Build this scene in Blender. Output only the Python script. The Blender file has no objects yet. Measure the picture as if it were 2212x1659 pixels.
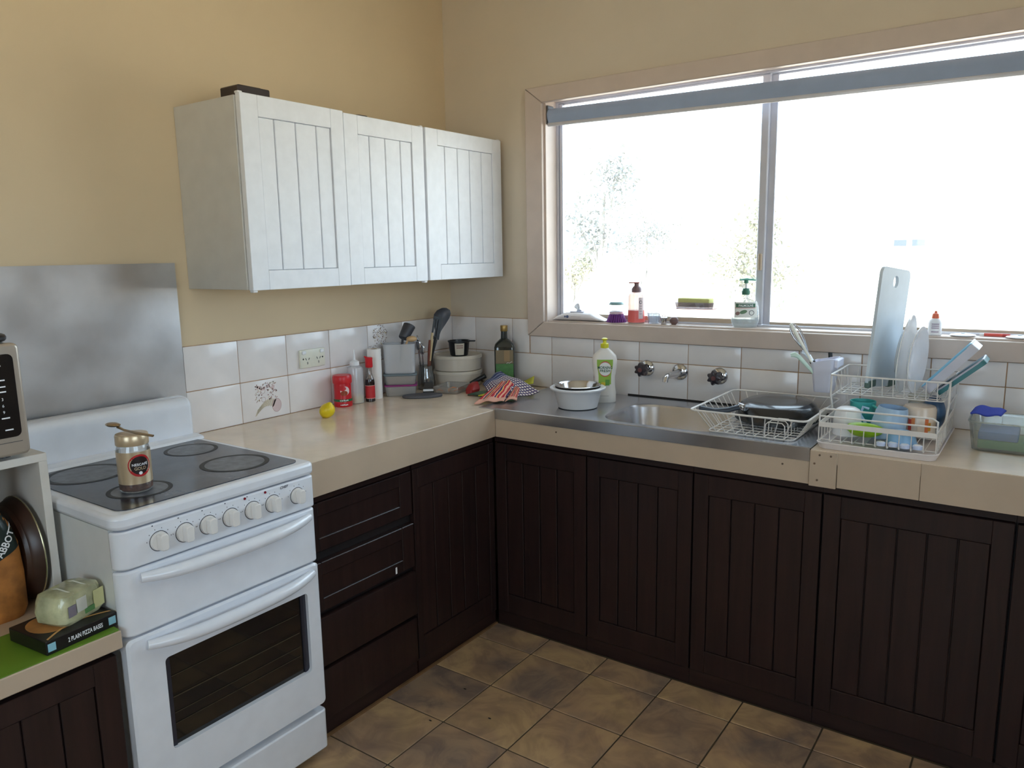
import bpy, bmesh, math, random
from mathutils import Vector, Matrix

random.seed(7)
SC = bpy.context.scene
COL = SC.collection
PI = math.pi

# ------------------------------------------------------------------ camera
CAM = Vector((2.24707, -2.69537, 1.40742))
def make_camera():
    yaw, pitch, roll, fpx = -0.617478, -0.167714, -0.0171106, 1655.64
    f = Vector((math.sin(yaw) * math.cos(pitch), math.cos(yaw) * math.cos(pitch), math.sin(pitch)))
    r0 = Vector((math.cos(yaw), -math.sin(yaw), 0)); u0 = r0.cross(f)
    r = r0 * math.cos(roll) + u0 * math.sin(roll); u = r.cross(f)
    cd = bpy.data.cameras.new('camera'); cd.sensor_width = 36.0; cd.lens = fpx / 2212 * 36.0
    cd.clip_start = 0.02; cd.clip_end = 300
    co = bpy.data.objects.new('camera', cd); COL.objects.link(co)
    m = Matrix((r, u, -f)).transposed().to_4x4(); m.translation = CAM
    co.matrix_world = m
    SC.camera = co
make_camera()

# ------------------------------------------------------------------ world, sun, window portals, exposure
SKY = 7.0
w = bpy.data.worlds.new('world'); SC.world = w; w.use_nodes = True
bg = w.node_tree.nodes['Background']
bg.inputs['Color'].default_value = (0.68, 0.84, 1.0, 1); bg.inputs['Strength'].default_value = SKY
sd = bpy.data.lights.new('sun', 'SUN'); sd.energy = 30.0; sd.angle = math.radians(0.6); sd.color = (1.0, 0.96, 0.90)
so = bpy.data.objects.new('sun', sd); COL.objects.link(so)
so.rotation_euler = Vector((0.9, 0.10, -0.8)).to_track_quat('-Z', 'Y').to_euler()
def portal(name, loc, direction, sx, sy):
    ld = bpy.data.lights.new(name, 'AREA'); ld.shape = 'RECTANGLE'; ld.size = sx; ld.size_y = sy
    ld.cycles.is_portal = True
    lo = bpy.data.objects.new(name, ld); COL.objects.link(lo); lo.location = loc
    lo.rotation_euler = Vector(direction).to_track_quat('-Z', 'Y').to_euler()
portal('daylight_portal', (1.42, 0.19, 1.56), (0, -1, 0), 1.9, 1.0)
portal('daylight_portal_east', (3.78, -2.2, 1.52), (-1, 0, 0), 1.9, 1.1)
portal('daylight_portal_back', (1.9, -4.58, 1.5), (0, 1, 0), 1.6, 1.4)
vs = SC.view_settings
vs.view_transform = 'Standard'; vs.look = 'None'; vs.exposure = 0.0; vs.gamma = 1.0; vs.use_curve_mapping = False
SC.cycles.max_bounces = 10; SC.cycles.diffuse_bounces = 6; SC.cycles.transparent_max_bounces = 24
SC.cycles.caustics_reflective = False; SC.cycles.caustics_refractive = False
SC.cycles.sample_clamp_indirect = 8.0

# ------------------------------------------------------------------ materials
def c(r, g, b):
    def l(v):
        v /= 255.0
        return v / 12.92 if v <= 0.04045 else ((v + 0.055) / 1.055) ** 2.4
    return (l(r), l(g), l(b), 1.0)

class NT:
    def __init__(s, name):
        s.m = bpy.data.materials.new(name); s.m.use_nodes = True; s.t = s.m.node_tree
        s.p = s.t.nodes['Principled BSDF']; s.out = s.t.nodes['Material Output']
    def n(s, kind, **kw):
        nd = s.t.nodes.new(kind)
        for k, v in kw.items():
            if k in nd.inputs: nd.inputs[k].default_value = v
            else: setattr(nd, k, v)
        return nd
    def l(s, a, b): s.t.links.new(a, b)
    def coord(s, kind='Object', scale=(1, 1, 1)):
        tc = s.n('ShaderNodeTexCoord'); mp = s.n('ShaderNodeMapping'); mp.inputs['Scale'].default_value = scale
        s.l(tc.outputs[kind], mp.inputs['Vector']); return mp.outputs['Vector']
    def ramp(s, fac, stops):
        r = s.n('ShaderNodeValToRGB'); e = r.color_ramp.elements
        while len(e) < len(stops): e.new(0.5)
        for el, (p, col) in zip(e, stops): el.position = p; el.color = col
        s.l(fac, r.inputs['Fac']); return r.outputs['Color']
    def bump(s, h, strength, dist=0.002):
        b = s.n('ShaderNodeBump'); b.inputs['Strength'].default_value = strength; b.inputs['Distance'].default_value = dist
        s.l(h, b.inputs['Height']); s.l(b.outputs['Normal'], s.p.inputs['Normal'])

def mat(name, col, rough=0.5, metal=0.0, var=0.0, vscale=20.0, bump=0.0, bscale=200.0, coat=0.0, spec=0.5, emit=None, estr=0.0):
    k = NT(name); p = k.p
    p.inputs['Base Color'].default_value = col; p.inputs['Roughness'].default_value = rough
    p.inputs['Metallic'].default_value = metal; p.inputs['Coat Weight'].default_value = coat
    p.inputs['Specular IOR Level'].default_value = spec
    v = k.coord('Object')
    nz = k.n('ShaderNodeTexNoise', Scale=vscale, Detail=5.0); k.l(v, nz.inputs['Vector'])
    a = max(var, 0.03)
    d = tuple(x * (1 - a) for x in col[:3]) + (1,); h = tuple(min(1, x * (1 + a)) for x in col[:3]) + (1,)
    k.l(k.ramp(nz.outputs['Fac'], [(0.3, d), (0.7, h)]), p.inputs['Base Color'])
    if bump:
        n2 = k.n('ShaderNodeTexNoise', Scale=bscale, Detail=3.0); k.l(v, n2.inputs['Vector']); k.bump(n2.outputs['Fac'], bump)
    if emit: p.inputs['Emission Color'].default_value = emit; p.inputs['Emission Strength'].default_value = estr
    return k.m

def clear(name, tint, opac=0.25, rough=0.15, gloss=0.08, milky=(0.9, 0.92, 0.93, 1)):
    """thin see-through plastic or glass: part transparent, part milky diffuse, thin gloss"""
    k = NT(name)
    tr = k.n('ShaderNodeBsdfTransparent'); tr.inputs['Color'].default_value = tint
    k.p.inputs['Base Color'].default_value = milky; k.p.inputs['Roughness'].default_value = rough
    m1 = k.n('ShaderNodeMixShader'); m1.inputs['Fac'].default_value = opac
    k.l(tr.outputs[0], m1.inputs[1]); k.l(k.p.outputs[0], m1.inputs[2])
    gl = k.n('ShaderNodeBsdfGlossy'); gl.inputs['Roughness'].default_value = rough * 0.5
    lw = k.n('ShaderNodeLayerWeight'); lw.inputs['Blend'].default_value = 0.25
    mu = k.n('ShaderNodeMath', operation='MULTIPLY_ADD'); mu.inputs[1].default_value = 0.5; mu.inputs[2].default_value = gloss * 0.5
    k.l(lw.outputs['Fresnel'], mu.inputs[0])
    m2 = k.n('ShaderNodeMixShader'); k.l(mu.outputs[0], m2.inputs['Fac'])
    k.l(m1.outputs[0], m2.inputs[1]); k.l(gl.outputs[0], m2.inputs[2]); k.l(m2.outputs[0], k.out.inputs['Surface'])
    return k.m

def wood(name, a, b, rough=0.38, axis='z', s=1.0):
    k = NT(name)
    sc = {'z': (26 * s, 26 * s, 1.6 * s), 'x': (1.6 * s, 26 * s, 26 * s), 'y': (26 * s, 1.6 * s, 26 * s)}[axis]
    v = k.coord('Object', sc)
    oi = k.n('ShaderNodeObjectInfo'); ad = k.n('ShaderNodeVectorMath', operation='ADD')
    ml = k.n('ShaderNodeMath', operation='MULTIPLY'); ml.inputs[1].default_value = 40.0; k.l(oi.outputs['Random'], ml.inputs[0])
    cb = k.n('ShaderNodeCombineXYZ')
    for i in range(3): k.l(ml.outputs[0], cb.inputs[i])
    k.l(v, ad.inputs[0]); k.l(cb.outputs[0], ad.inputs[1])
    nz = k.n('ShaderNodeTexNoise', Scale=1.6, Detail=8.0, Roughness=0.65, Distortion=0.6); k.l(ad.outputs[0], nz.inputs['Vector'])
    k.l(k.ramp(nz.outputs['Fac'], [(0.25, a), (0.75, b)]), k.p.inputs['Base Color'])
    k.p.inputs['Roughness'].default_value = rough; k.p.inputs['Specular IOR Level'].default_value = 0.35
    k.bump(nz.outputs['Fac'], 0.25, 0.001)
    return k.m

def brushed(name, col, rough=0.32, axis='x', blotch=0.12):
    k = NT(name)
    sc = {'x': (2, 180, 180), 'y': (180, 2, 180), 'z': (180, 180, 2)}[axis]
    v = k.coord('Object', sc)
    nz = k.n('ShaderNodeTexNoise', Scale=3.0, Detail=4.0); k.l(v, nz.inputs['Vector'])
    v2 = k.coord('Object'); n2 = k.n('ShaderNodeTexNoise', Scale=7.0, Detail=6.0); k.l(v2, n2.inputs['Vector'])
    lo = tuple(x * (1 - blotch) for x in col[:3]) + (1,)
    k.l(k.ramp(n2.outputs['Fac'], [(0.35, lo), (0.65, col)]), k.p.inputs['Base Color'])
    k.p.inputs['Metallic'].default_value = 1.0
    mr = k.n('ShaderNodeMapRange'); mr.inputs['To Min'].default_value = rough * 0.8; mr.inputs['To Max'].default_value = rough * 1.3
    k.l(n2.outputs['Fac'], mr.inputs['Value']); k.l(mr.outputs[0], k.p.inputs['Roughness'])
    k.bump(nz.outputs['Fac'], 0.12, 0.0005)
    return k.m

M = {}
M['wall'] = mat('cream_wall_paint', c(218, 197, 163), 0.75, var=0.03, vscale=3, bump=0.05, bscale=260)
M['wall2'] = mat('beige_wall_paint', c(214, 200, 180), 0.75, var=0.03, vscale=3, bump=0.05, bscale=260)
M['ceiling'] = mat('ceiling_paint', c(232, 228, 216), 0.8)
M['tile'] = mat('glazed_wall_tile', c(236, 230, 228), 0.16, var=0.02, vscale=14, bump=0.03, bscale=30)
M['grout'] = mat('stained_grout', c(186, 150, 118), 0.9, var=0.25, vscale=25)
M['print'] = mat('faded_tile_print', c(186, 150, 142), 0.25)
M['print2'] = mat('faded_tile_print_yellow', c(206, 182, 144), 0.25)
M['trim'] = mat('window_trim_paint', c(206, 189, 177), 0.42, var=0.05, vscale=12)
M['alu'] = mat('window_aluminium', c(206, 206, 214), 0.35, metal=0.25, var=0.03)
M['alub'] = mat('sill_reflection_aluminium', c(190, 172, 150), 0.45, metal=0.2)  # brown of the reflected sill painted into the bottom rails; latch shares it
M['glass'] = clear('window_glass', (0.97, 0.985, 0.98, 1), 0.004, 0.02, 0.05)
M['blind'] = mat('blue_grey_blind_fabric', c(156, 172, 200), 0.7, var=0.03, bump=0.06, bscale=700)
M['white'] = mat('white_laminate', c(234, 236, 240), 0.42, var=0.02, vscale=30, bump=0.03, bscale=500)
M['carcass'] = mat('cupboard_side_laminate', c(206, 203, 196), 0.5, var=0.03)
M['dark'] = wood('dark_stained_wood', c(32, 22, 21), c(52, 34, 31), 0.36)
M['darkx'] = wood('dark_stained_wood_rail', c(32, 22, 21), c(52, 34, 31), 0.36, 'x')
M['darky'] = wood('dark_stained_wood_rail_side', c(32, 22, 21), c(52, 34, 31), 0.36, 'y')
M['gap'] = mat('shadow_gap_board', c(24, 13, 12), 0.7)
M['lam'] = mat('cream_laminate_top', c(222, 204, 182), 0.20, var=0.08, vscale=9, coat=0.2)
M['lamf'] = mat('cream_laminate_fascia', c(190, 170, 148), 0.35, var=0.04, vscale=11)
M['steel'] = brushed('sink_steel', c(204, 205, 210), 0.24, 'x')
M['sheet'] = brushed('wall_sheet_steel', c(214, 212, 212), 0.34, 'y', 0.16)
M['chrome'] = mat('chrome', c(205, 205, 208), 0.12, metal=1.0)
M['enamel'] = mat('white_enamel', c(226, 228, 234), 0.22, coat=0.3)
M['enamel2'] = mat('white_enamel_side', c(222, 222, 220), 0.35)
M['knob'] = mat('white_knob_plastic', c(226, 222, 218), 0.35)
M['black'] = mat('black_plastic', c(22, 22, 24), 0.35)
M['dgrey'] = mat('dark_grey_nylon', c(66, 66, 72), 0.4)
M['ovenglass'] = mat('oven_glass', c(14, 14, 15), 0.07, coat=0.5)
M['red'] = mat('red_plastic', c(206, 30, 40), 0.35)
M['ink'] = mat('dark_print', c(40, 44, 58), 0.6)
M['wire'] = mat('white_coated_wire', c(226, 220, 214), 0.4)
M['wirew'] = mat('white_rack_plastic', c(222, 214, 212), 0.4)
M['whitep'] = mat('white_plastic', c(238, 238, 240), 0.35)
M['ceramic'] = mat('white_ceramic', c(238, 238, 238), 0.12, coat=0.3)

def hob_mat():
    k = NT('ceramic_hob_glass'); v = k.coord('Object')
    nz = k.n('ShaderNodeTexNoise', Scale=14.0, Detail=7.0, Roughness=0.7); k.l(v, nz.inputs['Vector'])
    k.l(k.ramp(nz.outputs['Fac'], [(0.38, c(22, 24, 30)), (0.52, c(52, 56, 66)), (0.60, c(84, 88, 98)), (0.70, c(48, 52, 60))]), k.p.inputs['Base Color'])
    mr = k.n('ShaderNodeMapRange'); mr.inputs['To Min'].default_value = 0.05; mr.inputs['To Max'].default_value = 0.34
    k.l(nz.outputs['Fac'], mr.inputs['Value']); k.l(mr.outputs[0], k.p.inputs['Roughness'])
    return k.m
M['hob'] = hob_mat()
M['burner'] = mat('worn_burner_mark', c(104, 108, 116), 0.4, var=0.35, vscale=40)
M['burnring'] = mat('burnt_ring', c(30, 30, 33), 0.5, var=0.3, vscale=60)

def floor_mat():
    k = NT('slate_vinyl_tile')
    g = k.n('ShaderNodeNewGeometry'); oi = k.n('ShaderNodeObjectInfo')
    ml = k.n('ShaderNodeMath', operation='MULTIPLY'); ml.inputs[1].default_value = 60.0; k.l(oi.outputs['Random'], ml.inputs[0])
    cb = k.n('ShaderNodeCombineXYZ'); k.l(ml.outputs[0], cb.inputs[0]); k.l(ml.outputs[0], cb.inputs[2])
    ad = k.n('ShaderNodeVectorMath', operation='ADD'); k.l(g.outputs['Position'], ad.inputs[0]); k.l(cb.outputs[0], ad.inputs[1])
    n1 = k.n('ShaderNodeTexNoise', Scale=7.0, Detail=8.0, Roughness=0.62, Distortion=1.6); k.l(ad.outputs[0], n1.inputs['Vector'])
    n2 = k.n('ShaderNodeTexNoise', Scale=3.2, Detail=3.0, Distortion=0.8); k.l(ad.outputs[0], n2.inputs['Vector'])
    a = k.ramp(n1.outputs['Fac'], [(0.28, c(104, 88, 78)), (0.44, c(146, 122, 98)), (0.56, c(182, 152, 118)), (0.72, c(198, 166, 124))])
    b = k.ramp(n2.outputs['Fac'], [(0.36, c(112, 98, 98)), (0.48, c(164, 132, 108)), (0.62, c(202, 168, 122))])
    mx = k.n('ShaderNodeMixRGB'); mx.inputs['Fac'].default_value = 0.5; k.l(a, mx.inputs[1]); k.l(b, mx.inputs[2])
    k.l(mx.outputs[0], k.p.inputs['Base Color']); k.p.inputs['Roughness'].default_value = 0.42
    k.bump(n1.outputs['Fac'], 0.15, 0.001)
    return k.m
M['floortile'] = floor_mat()
M['floorgrout'] = mat('vinyl_joint', c(78, 66, 50), 0.8, var=0.15)

# ------------------------------------------------------------------ mesh helpers
class MB:
    def __init__(s): s.v = []; s.f = []; s.mi = []
    def add(s, vs, fs, mi=0):
        o = len(s.v); s.v += [tuple(x) for x in vs]; s.f += [tuple(i + o for i in f) for f in fs]; s.mi += [mi] * len(fs); return s
    def box(s, x0, x1, y0, y1, z0, z1, mi=0):
        return s.add([(x0, y0, z0), (x1, y0, z0), (x1, y1, z0), (x0, y1, z0), (x0, y0, z1), (x1, y0, z1), (x1, y1, z1), (x0, y1, z1)],
                     [(0, 3, 2, 1), (4, 5, 6, 7), (0, 1, 5, 4), (1, 2, 6, 5), (2, 3, 7, 6), (3, 0, 4, 7)], mi)
    def rbox(s, x0, x1, y0, y1, z0, z1, r=0.004, seg=2, mi=0):
        bm = bmesh.new(); bmesh.ops.create_cube(bm, size=1.0)
        for v in bm.verts:
            v.co = Vector(((x0 + x1) / 2 + v.co.x * (x1 - x0), (y0 + y1) / 2 + v.co.y * (y1 - y0), (z0 + z1) / 2 + v.co.z * (z1 - z0)))
        bmesh.ops.bevel(bm, geom=bm.edges[:], offset=r, segments=seg, profile=0.5, affect='EDGES')
        bm.verts.index_update()
        s.add([v.co for v in bm.verts], [[v.index for v in f.verts] for f in bm.faces], mi); bm.free(); return s
    def prism(s, poly, z0, z1, fn=None, mi=0):
        """extrude a 2-D polygon from z0 to z1; fn maps (a, b, h) to xyz"""
        fn = fn or (lambda a, b, h: (a, b, h)); n = len(poly)
        vs = [fn(a, b, z0) for a, b in poly] + [fn(a, b, z1) for a, b in poly]
        fs = [tuple(range(n - 1, -1, -1)), tuple(range(n, 2 * n))] + [(i, (i + 1) % n, n + (i + 1) % n, n + i) for i in range(n)]
        return s.add(vs, fs, mi)
    def loft(s, rings, cap0=True, cap1=True, mi=0):
        n = len(rings[0]); vs = [p for r in rings for p in r]; fs = []
        for k in range(len(rings) - 1):
            for i in range(n):
                j = (i + 1) % n; fs.append((k * n + i, k * n + j, (k + 1) * n + j, (k + 1) * n + i))
        if cap0: fs.append(tuple(range(n - 1, -1, -1)))
        if cap1: fs.append(tuple((len(rings) - 1) * n + i for i in range(n)))
        return s.add(vs, fs, mi)
    def lathe(s, prof, n=32, cx=0, cy=0, sx=1.0, sy=1.0, cap0=True, cap1=True, mi=0, z=0.0):
        rings = [[(cx + r * sx * math.cos(2 * PI * i / n), cy + r * sy * math.sin(2 * PI * i / n), z + h) for i in range(n)] for r, h in prof]
        return s.loft(rings, cap0, cap1, mi)
    def cyl(s, a, b, r0, r1=None, n=16, mi=0, cap=True):
        r1 = r0 if r1 is None else r1; a = Vector(a); b = Vector(b); d = (b - a).normalized()
        u = d.orthogonal().normalized(); w_ = d.cross(u)
        ring = lambda p, r: [tuple(p + (u * math.cos(2 * PI * i / n) + w_ * math.sin(2 * PI * i / n)) * r) for i in range(n)]
        return s.loft([ring(a, r0), ring(b, r1)], cap, cap, mi)
    def tube(s, pts, r, n=8, closed=False, mi=0, flat=1.0):
        pts = [Vector(p) for p in pts]; rings = []; N = len(pts); rr = r if isinstance(r, (list, tuple)) else [r] * N
        prev = None
        for i, p in enumerate(pts):
            if closed: d = (pts[(i + 1) % N] - pts[i - 1]).normalized()
            else: d = (pts[min(i + 1, N - 1)] - pts[max(i - 1, 0)]).normalized()
            if prev is None: u = d.orthogonal().normalized()
            else:
                u = prev - d * prev.dot(d)
                u = u.normalized() if u.length > 1e-6 else d.orthogonal().normalized()
            prev = u; w_ = d.cross(u)
            rings.append([tuple(p + (u * math.cos(2 * PI * k / n) + w_ * math.sin(2 * PI * k / n) * flat) * rr[i]) for k in range(n)])
        if closed: rings.append(rings[0])
        return s.loft(rings, not closed, not closed, mi)
    def ell(s, cx, cy, cz, rx, ry, rz, nu=20, nv=12, mi=0, fn=None):
        rings = []
        for k in range(nv + 1):
            t = -PI / 2 + PI * k / nv; r = max(math.cos(t), 0.002)
            ring = []
            for i in range(nu):
                a = 2 * PI * i / nu; p = Vector((r * math.cos(a), r * math.sin(a), math.sin(t)))
                if fn: p = fn(p)
                ring.append((cx + rx * p.x, cy + ry * p.y, cz + rz * p.z))
            rings.append(ring)
        return s.loft(rings, True, True, mi)
    def map(s, fn): s.v = [tuple(fn(Vector(p))) for p in s.v]; return s
    def build(s, name, m, parent=None, loc=None, rot=None, smooth=True, ang=35):
        me = bpy.data.meshes.new(name); me.from_pydata(s.v, [], s.f); me.update()
        for x in (m if isinstance(m, (list, tuple)) else [m]): me.materials.append(M[x] if isinstance(x, str) else x)
        me.polygons.foreach_set('material_index', s.mi)
        bm = bmesh.new(); bm.from_mesh(me); bmesh.ops.recalc_face_normals(bm, faces=bm.faces[:]); bm.to_mesh(me); bm.free()
        if smooth:
            me.polygons.foreach_set('use_smooth', [True] * len(me.polygons)); me.set_sharp_from_angle(angle=math.radians(ang))
        o = bpy.data.objects.new(name, me); COL.objects.link(o)
        if parent is not None: o.parent = parent
        if loc is not None: o.location = loc
        if rot is not None: o.rotation_euler = rot
        return o

def tag(o, label=None, cat=None, group=None, kind=None):
    for k, v in (('label', label), ('category', cat), ('group', group), ('kind', kind)):
        if v: o[k] = v
    return o
def thing(name, label, cat, loc=(0, 0, 0), rz=0.0, group=None):
    o = bpy.data.objects.new(name, None); COL.objects.link(o); o.empty_display_size = 0.05
    o.location = loc; o.rotation_euler = (0, 0, rz)
    return tag(o, label, cat, group)
def struct(o): o['kind'] = 'structure'; return o
def share(src, name, parent, loc, rot=None):
    o = src.copy(); o.name = name; COL.objects.link(o); o.parent = parent; o.location = loc
    if rot is not None: o.rotation_euler = rot
    return o
def rrect(x0, x1, y0, y1, r, seg=6):
    """rounded rectangle, r = (r at x0y0, x1y0, x1y1, x0y1) or one number"""
    r = r if isinstance(r, (list, tuple)) else [r] * 4
    P = []
    for (cx, cy, a0), q in zip(((x0, y0, PI), (x1, y0, 1.5 * PI), (x1, y1, 0), (x0, y1, PI / 2)), r):
        sx = 1 if cx == x0 else -1; sy = 1 if cy == y0 else -1
        if q <= 0: P.append((cx, cy)); continue
        ox, oy = cx + sx * q, cy + sy * q
        for i in range(seg + 1):
            a = a0 + PI / 2 * i / seg; P.append((ox + q * math.cos(a), oy + q * math.sin(a)))
    return P
def text_geo(txt, height, bold=False, shear=0.0, width=None):
    """flat lettering as verts and faces centred on the origin, capital height as given"""
    cu = bpy.data.curves.new('lettering_source', 'FONT'); cu.body = txt; cu.align_x = 'CENTER'; cu.align_y = 'CENTER'
    cu.resolution_u = 3; cu.shear = shear; cu.offset = 0.02 if bold else 0.0
    o = bpy.data.objects.new('lettering_source', cu); COL.objects.link(o)
    dg = bpy.context.evaluated_depsgraph_get(); me = bpy.data.meshes.new_from_object(o.evaluated_get(dg))
    vs = [Vector(v.co) for v in me.vertices]; fs = [list(p.vertices) for p in me.polygons]
    bpy.data.objects.remove(o); bpy.data.curves.remove(cu); bpy.data.meshes.remove(me)
    xs = [v.x for v in vs]; ys = [v.y for v in vs]
    cx, cy = (min(xs) + max(xs)) / 2, (min(ys) + max(ys)) / 2; k = height / (max(ys) - min(ys)); kx = width / (max(xs) - min(xs)) if width else k
    return [((v.x - cx) * kx, (v.y - cy) * k) for v in vs], fs
def lettering(txt, height, fn, m, parent, **kw):
    vs, fs = text_geo(txt, height, **kw); mb = MB(); mb.add([fn(a, b) for a, b in vs], fs)
    return mb.build('lettering', m, parent, smooth=False)
def on_cyl(R, ang, z, sx=1.0):
    """print wrapped on a cylinder of radius R, centred at angle ang and height z"""
    return lambda a, b: (R * math.cos(ang + a / R) * sx, R * math.sin(ang + a / R), z + b)
def cyl_patch(mb, R, a0, a1, z0, z1, n=14, mi=0, sx=1.0):
    P = []
    for i in range(n + 1):
        a = a0 + (a1 - a0) * i / n
        P += [(R * sx * math.cos(a), R * math.sin(a), z0), (R * sx * math.cos(a), R * math.sin(a), z1)]
    return mb.add(P, [(2 * i, 2 * i + 2, 2 * i + 3, 2 * i + 1) for i in range(n)], mi)
def cam_ang(x, y): return math.atan2(CAM.y - y, CAM.x - x)
def sheet(name, fn, nu, nv, m, parent=None, thick=0.002, loc=None):
    """cloth or paper: fn(u, v) -> xyz, with a UV map and real thickness"""
    vs = [fn(i / nu, j / nv) for j in range(nv + 1) for i in range(nu + 1)]
    fs = [(j * (nu + 1) + i, j * (nu + 1) + i + 1, (j + 1) * (nu + 1) + i + 1, (j + 1) * (nu + 1) + i) for j in range(nv) for i in range(nu)]
    me = bpy.data.meshes.new(name); me.from_pydata(vs, [], fs); me.update()
    uv = me.uv_layers.new(name='UVMap')
    for l in me.loops:
        k = l.vertex_index; uv.data[l.index].uv = ((k % (nu + 1)) / nu, (k // (nu + 1)) / nv)
    me.materials.append(M[m] if isinstance(m, str) else m)
    me.polygons.foreach_set('use_smooth', [True] * len(me.polygons))
    o = bpy.data.objects.new(name, me); COL.objects.link(o)
    if parent is not None: o.parent = parent
    if loc is not None: o.location = loc
    md = o.modifiers.new('thickness', 'SOLIDIFY'); md.thickness = thick; md.offset = 0
    return o
def lerp(a, b, t): return tuple(x + (y - x) * t for x, y in zip(a, b))
def bil(p00, p10, p01, p11, u, v): return lerp(lerp(p00, p10, u), lerp(p01, p11, u), v)

# dimensions shared by the room
ZC = 0.85            # bench top
ZR, ZT = 0.9907, 1.1365   # tile rows
XF, YF = 0.6065, -0.497   # bench fronts

# ================================================================== THE ROOM
XR, YB, ZH = 3.6, -4.4, 2.6
wall_left = struct(MB().box(-0.12, 0, YB - 0.12, 0.12, 0, ZH).build('wall_left', 'wall'))
mb = MB()
WX0, WX1, WZ0, WZ1 = 0.503, 2.32, 1.10, 2.027
mb.box(0, WX0, 0, 0.12, 0, ZH); mb.box(WX1, XR, 0, 0.12, 0, ZH); mb.box(WX0, WX1, 0, 0.12, 0, WZ0); mb.box(WX0, WX1, 0, 0.12, WZ1, ZH)
wall_window = struct(mb.build('wall_window', 'wall2'))
mb = MB(); mb.box(-0.12, 1.2, YB - 0.12, YB, 0, ZH); mb.box(2.6, XR + 0.12, YB - 0.12, YB, 0, ZH); mb.box(1.2, 2.6, YB - 0.12, YB, 0, 0.9); mb.box(1.2, 2.6, YB - 0.12, YB, 2.1, ZH)
struct(mb.build('wall_back', 'wall2'))
mb = MB(); mb.box(XR, XR + 0.12, YB, -3.1, 0, ZH); mb.box(XR, XR + 0.12, -1.3, 0.12, 0, ZH); mb.box(XR, XR + 0.12, -3.1, -1.3, 0, 1.05); mb.box(XR, XR + 0.12, -3.1, -1.3, 2.0, ZH)
struct(mb.build('wall_right', 'wall2'))
struct(MB().box(-0.12, XR + 0.12, YB - 0.12, 0.12, ZH, ZH + 0.1).build('ceiling', 'ceiling'))
floor = struct(MB().box(-0.12, XR + 0.12, YB - 0.12, 0.12, -0.1, -0.003).build('floor', 'floorgrout'))

# floor tiles, one object each
P = 0.241; X0, Y0 = 0.579, -0.598
def floor_tile(wx, wy): return MB().rbox(-wx / 2 + 0.0024, wx / 2 - 0.0024, -wy / 2 + 0.0024, wy / 2 - 0.0024, -0.004, 0.0, 0.0014, 1)
ft = None; ftc = None
for i in range(12):
    x = X0 + P * (i + 0.5)
    if ftc is None: ftc = floor_tile(P, 0.126).build('floor_tile', 'floortile', floor, (x, -0.535, 0)); 
    else: share(ftc, 'floor_tile', floor, (x, -0.535, 0))
    for j in range(14):
        loc = (x, Y0 - P * (j + 0.5), 0)
        if ft is None: ft = floor_tile(P, P).build('floor_tile', 'floortile', floor, loc)
        else: share(ft, 'floor_tile', floor, loc)

# wall tiles
def grout_panel(x0, x1, y0, y1, z0, z1, par): MB().box(x0, x1, y0, y1, z0, z1).build('grout', 'grout', par)
grout_panel(0.0, 0.005, -1.536, 0, ZC - 0.03, ZR, wall_left); grout_panel(0.0, 0.005, -1.3365, 0, ZR, ZT, wall_left)
tile_cache = {}
def wall_tile(par, axis, a0, a1, z0, z1):
    """tile on the left wall (axis y) or the window wall (axis x)"""
    wd, h = round(a1 - a0, 4), round(z1 - z0, 4); key = (axis, wd, h); g = 0.0014
    ctr = (0.0, (a0 + a1) / 2, (z0 + z1) / 2) if axis == 'y' else ((a0 + a1) / 2, 0.0, (z0 + z1) / 2)
    if key not in tile_cache:
        m = MB()
        if axis == 'y': m.rbox(0.0, 0.0085, -wd / 2 + g, wd / 2 - g, -h / 2 + g, h / 2 - g, 0.0016, 2)
        else: m.rbox(-wd / 2 + g, wd / 2 - g, -0.0085, 0.0, -h / 2 + g, h / 2 - g, 0.0016, 2)
        tile_cache[key] = m.build('wall_tile', 'tile', par, ctr); return tile_cache[key]
    return share(tile_cache[key], 'wall_tile', par, ctr)
U0, V0 = 0.5353, 0.5449
edges = [0.0, U0 - 0.4, U0 - 0.2] + [U0 + 0.2 * i for i in range(6)]
tl = {}
for i in range(len(edges) - 1):
    a, b = -edges[i + 1], -edges[i]
    tl[(i, 0)] = wall_tile(wall_left, 'y', a, b, ZC, ZR)
    if b > -1.34 and a > -1.34: tl[(i, 1)] = wall_tile(wall_left, 'y', a, b, ZR, ZT)
grout_panel(0, 2.9, -0.005, 0, ZC - 0.03, 1.075, wall_window); grout_panel(0.0, 0.44, -0.005, 0, 1.075, ZT, wall_window)
edges = [0.0, V0 - 0.4, V0 - 0.2] + [V0 + 0.2 * i for i in range(11)]
for i in range(len(edges) - 1):
    a, b = max(edges[i], 0.009), edges[i + 1]
    wall_tile(wall_window, 'x', a, b, ZC, ZR)
    if b < 0.44: wall_tile(wall_window, 'x', a, b, ZR, ZT)
    else:
        if a < 0.43: wall_tile(wall_window, 'x', a, 0.4335, ZR, ZT)
        wall_tile(wall_window, 'x', max(a, 0.4365), b, ZR, 1.0665)
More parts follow.
